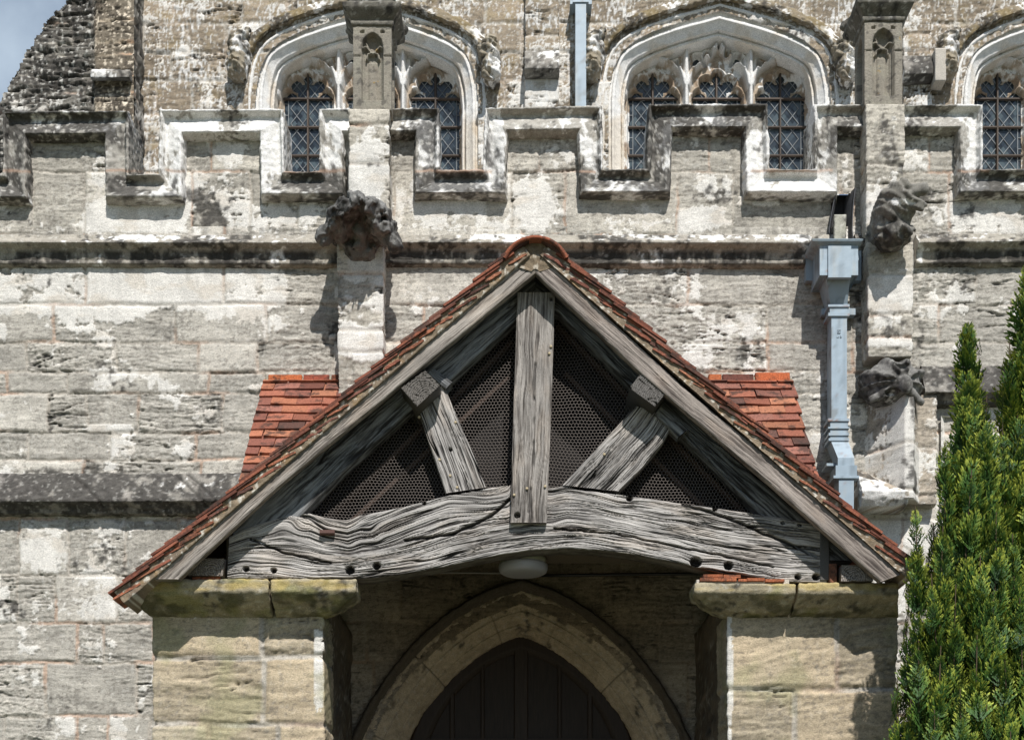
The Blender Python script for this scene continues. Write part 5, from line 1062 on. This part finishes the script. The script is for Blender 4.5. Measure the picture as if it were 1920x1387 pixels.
# ================================================================== OBJECTS: conifers at the right
def spray_tpl(rr, L=.17, n=10):
    """a flattened feathery spray pointing up +z, in the xz plane with slight depth; triangles/quads of scale leaves"""
    V, F, t = [], [], []
    def leaf(p, d, l, w, tip):
        d = d/np.linalg.norm(d); s = np.cross(d, [rr.gauss(0, .14), 1, rr.gauss(0, .14)]); s /= np.linalg.norm(s); k = len(V)
        b = p+d*l*.45; dep = np.array([0, rr.gauss(0, .05)*l, 0])
        V.extend([p, b+s*w+dep, p+d*l, b-s*w+dep]); F.append((k, k+1, k+2, k+3)); t.extend([tip-.25, tip, tip+.15, tip])
    for i in range(n):
        f = i/n; base = np.array([rr.gauss(0, .002), rr.gauss(0, .003), L*f]); bl = L*(.42*(1-f)**.8+.08)
        for s in (-1, 1):
            ang = rr.uniform(.45, .75); yo = rr.gauss(0, .18); d = np.array([s*math.sin(ang), yo*.6, math.cos(ang)]); m = max(2, int(bl/.010))
            for j in range(m):
                g = (j+.6)/m; p = base+d*bl*g; q = rr.choice((-1, 1)); d2 = d+np.array([q*rr.uniform(.25, .6), rr.gauss(0, .12), rr.uniform(.2, .6)])
                leaf(p, d2, rr.uniform(.018, .028), rr.uniform(.0045, .0068), g*.75+f*.35)
            leaf(base+d*bl, d, .026, .0045, 1.05)
    leaf(np.array([0, 0, L*.95]), np.array([0, 0, 1.]), .03, .004, 1.05)
    return np.array(V), np.array(F), np.array(t)
rt_ = random.Random(21); TPL = [spray_tpl(rt_, rt_.uniform(.19, .27), rt_.choice((9, 10, 11))) for _ in range(7)]
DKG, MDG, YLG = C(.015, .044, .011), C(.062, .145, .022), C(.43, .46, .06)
def conifer(label, plumes, trunk, seed, loc, limb=True):
    """plumes: (px tip, py tip, width px, length px, depth y, density)"""
    rr = random.Random(seed); nr = np.random.RandomState(seed); root = thing('conifer', label, 'tree', loc, 'conifers beside the porch')
    Vs, Fs, Cs = [], [], []; off = 0; TV, TF, TC = [], [], []
    for (px, py, wpx, lpx, Y, den) in plumes:
        tip = np.array(W(px, py, Y)); pm = (D0+Y)/FP; R = wpx*pm*.55; Lh = lpx*pm; n = int(den*(R+.03)*Lh*440); lean = rr.gauss(0, .03)
        for _ in range(n):
            f = rr.random()**.85; z = -Lh*f; rad = R*min(1, (f*1.35)**.75)*(1 if f < .8 else 1-.25*(f-.8)/.2); q = math.sqrt(rr.random()); q = .25+.8*q if rr.random() < .75 else q*.6; az = rr.random()*2*math.pi
            if math.sin(az) > .35 and rr.random() < .55: az = -az
            p = tip+np.array([math.cos(az)*rad*q+lean*z, math.sin(az)*rad*q, z]); til = (.08+.50*q)*rr.uniform(.3, 1.5); ax = np.array([math.cos(az)*math.sin(til), math.sin(az)*math.sin(til), math.cos(til)])
            ax += nr.randn(3)*.10; ax /= np.linalg.norm(ax); rf = np.array([-math.sin(az), math.cos(az), 0])+nr.randn(3)*.30; sx = np.cross(rf, ax); sx = rf-ax*(rf@ax); sx /= np.linalg.norm(sx); sy = np.cross(ax, sx)
            v, fc, t = TPL[rr.randrange(len(TPL))]; sc = rr.choice((rr.uniform(.5, .9), rr.uniform(.7, 1.1), rr.uniform(.9, 1.4)))*(.55 if f < .1 else .8 if f < .25 else 1)*(.55+min(.45, R*3)); vv = (v[:, :1]*sx+v[:, 1:2]*sy+(v[:, 2:]-.20)*ax)*sc+p
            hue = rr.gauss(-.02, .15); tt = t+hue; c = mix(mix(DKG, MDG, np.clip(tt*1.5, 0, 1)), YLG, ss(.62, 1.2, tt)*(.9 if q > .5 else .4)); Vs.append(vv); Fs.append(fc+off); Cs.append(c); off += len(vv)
        st = [tip+np.array([lean*-Lh*k/6*1.0, 0, -Lh*k/6]) for k in range(7)]; k0 = len(TV); nS = 6
        for i, pnt in enumerate(st):
            r = .0025+.0035*i/6
            for k in range(nS): TV.append(pnt+np.array([r*math.cos(6.283*k/nS), r*math.sin(6.283*k/nS), 0])); TC.append((.085, .06, .035))
        for i in range(6):
            for k in range(nS): TF.append((k0+i*nS+k, k0+i*nS+(k+1) % nS, k0+(i+1)*nS+(k+1) % nS, k0+(i+1)*nS+k))
    Vt = np.array(TV)
    for (x, y, z0, z1, r0) in trunk:
        k0 = len(TV); nS = 10
        for i in range(12):
            f = i/11; r = r0*(1-.85*f)
            for k in range(nS): TV.append(np.array([x+.02*math.sin(7*f)+r*math.cos(6.283*k/nS), y+r*math.sin(6.283*k/nS), z0+(z1-z0)*f])); TC.append((.15, .09, .06))
        for i in range(11):
            for k in range(nS): TF.append((k0+i*nS+k, k0+i*nS+(k+1) % nS, k0+(i+1)*nS+(k+1) % nS, k0+(i+1)*nS+k))
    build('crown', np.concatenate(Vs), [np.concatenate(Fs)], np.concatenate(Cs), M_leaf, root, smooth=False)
    build('trunk', np.array(TV), [np.array(TF)], np.array(TC), M_wood, root)
    return root
rq = random.Random(33)
pl1 = [(1815, 604, 92, 470, -2.30, 1.5), (1716, 948, 46, 420, -2.45, 1.5), (1850, 742, 66, 420, -2.38, 1.2), (1772, 830, 50, 380, -2.40, 1.2), (1682, 1275, 50, 300, -2.5, 1.3), (1698, 1160, 52, 330, -2.4, 1.1)]
for px, py, Y in ((1822, 880, -2.50), (1768, 985, -2.52), (1868, 960, -2.50), (1838, 1040, -2.58), (1746, 1075, -2.55), (1792, 1095, -2.62), (1862, 1110, -2.60), (1722, 1200, -2.58), (1832, 1190, -2.68), (1764, 1210, -2.68), (1884, 1230, -2.66), (1708, 1310, -2.6), (1800, 1290, -2.74), (1752, 1330, -2.72), (1850, 1320, -2.74), (1895, 1370, -2.72)):
    pl1.append((px, py, rq.uniform(44, 64), rq.uniform(300, 420), Y, 1.1))
for k in range(9): pl1.append((rq.uniform(1690, 1880), rq.uniform(1370, 1650), rq.uniform(80, 120), 420, rq.uniform(-2.7, -2.3), .5))
for px, py in ((1800, 760), (1830, 840), (1860, 820), (1785, 900), (1750, 980), (1880, 780)): pl1.append((px, py, 70, 560, -2.2, .8))
for k in range(7): pl1.append((rq.uniform(1740, 1870), rq.uniform(1000, 1200), rq.uniform(80, 110), 600, rq.uniform(-2.3, -2.15), .5))
pl2 = [(1927, 498, 110, 420, -2.10, 1.4), (1893, 640, 48, 300, -2.15, 1.4)]
for px, py, Y in ((1908, 760, -2.2), (1950, 720, -2.15), (1882, 850, -2.25), (1925, 900, -2.3), (1898, 1000, -2.35), (1945, 1030, -2.35), (1912, 1120, -2.42), (1950, 1180, -2.45), (1925, 1270, -2.5)): pl2.append((px, py, rq.uniform(50, 72), rq.uniform(320, 440), Y, 1.2))
for k in range(6): pl2.append((rq.uniform(1900, 2060), rq.uniform(1330, 1600), rq.uniform(90, 130), 420, rq.uniform(-2.4, -1.9), .5))
for px, py in ((1900, 720), (1925, 640), (1940, 780), (1890, 860)): pl2.append((px, py, 80, 600, -1.95, .8))
for k in range(7): pl2.append((rq.uniform(1900, 2040), rq.uniform(800, 1100), rq.uniform(90, 120), 700, rq.uniform(-2.0, -1.85), .45))
xa, xb = wx(1800, -2.35), wx(1945, -2.1)
conifer('nearer fastigiate conifer with several pointed green tips overlapping the right stone pier', pl1, [(xa, -2.35, -.05, wz(1120, -2.35), .09)], 51, (xa, -2.35, 0))
conifer('taller darker conifer cut off by the right edge of the picture', pl2, [(xb, -2.1, -.05, wz(1000, -2.1), .09)], 52, (xb, -2.1, 0))
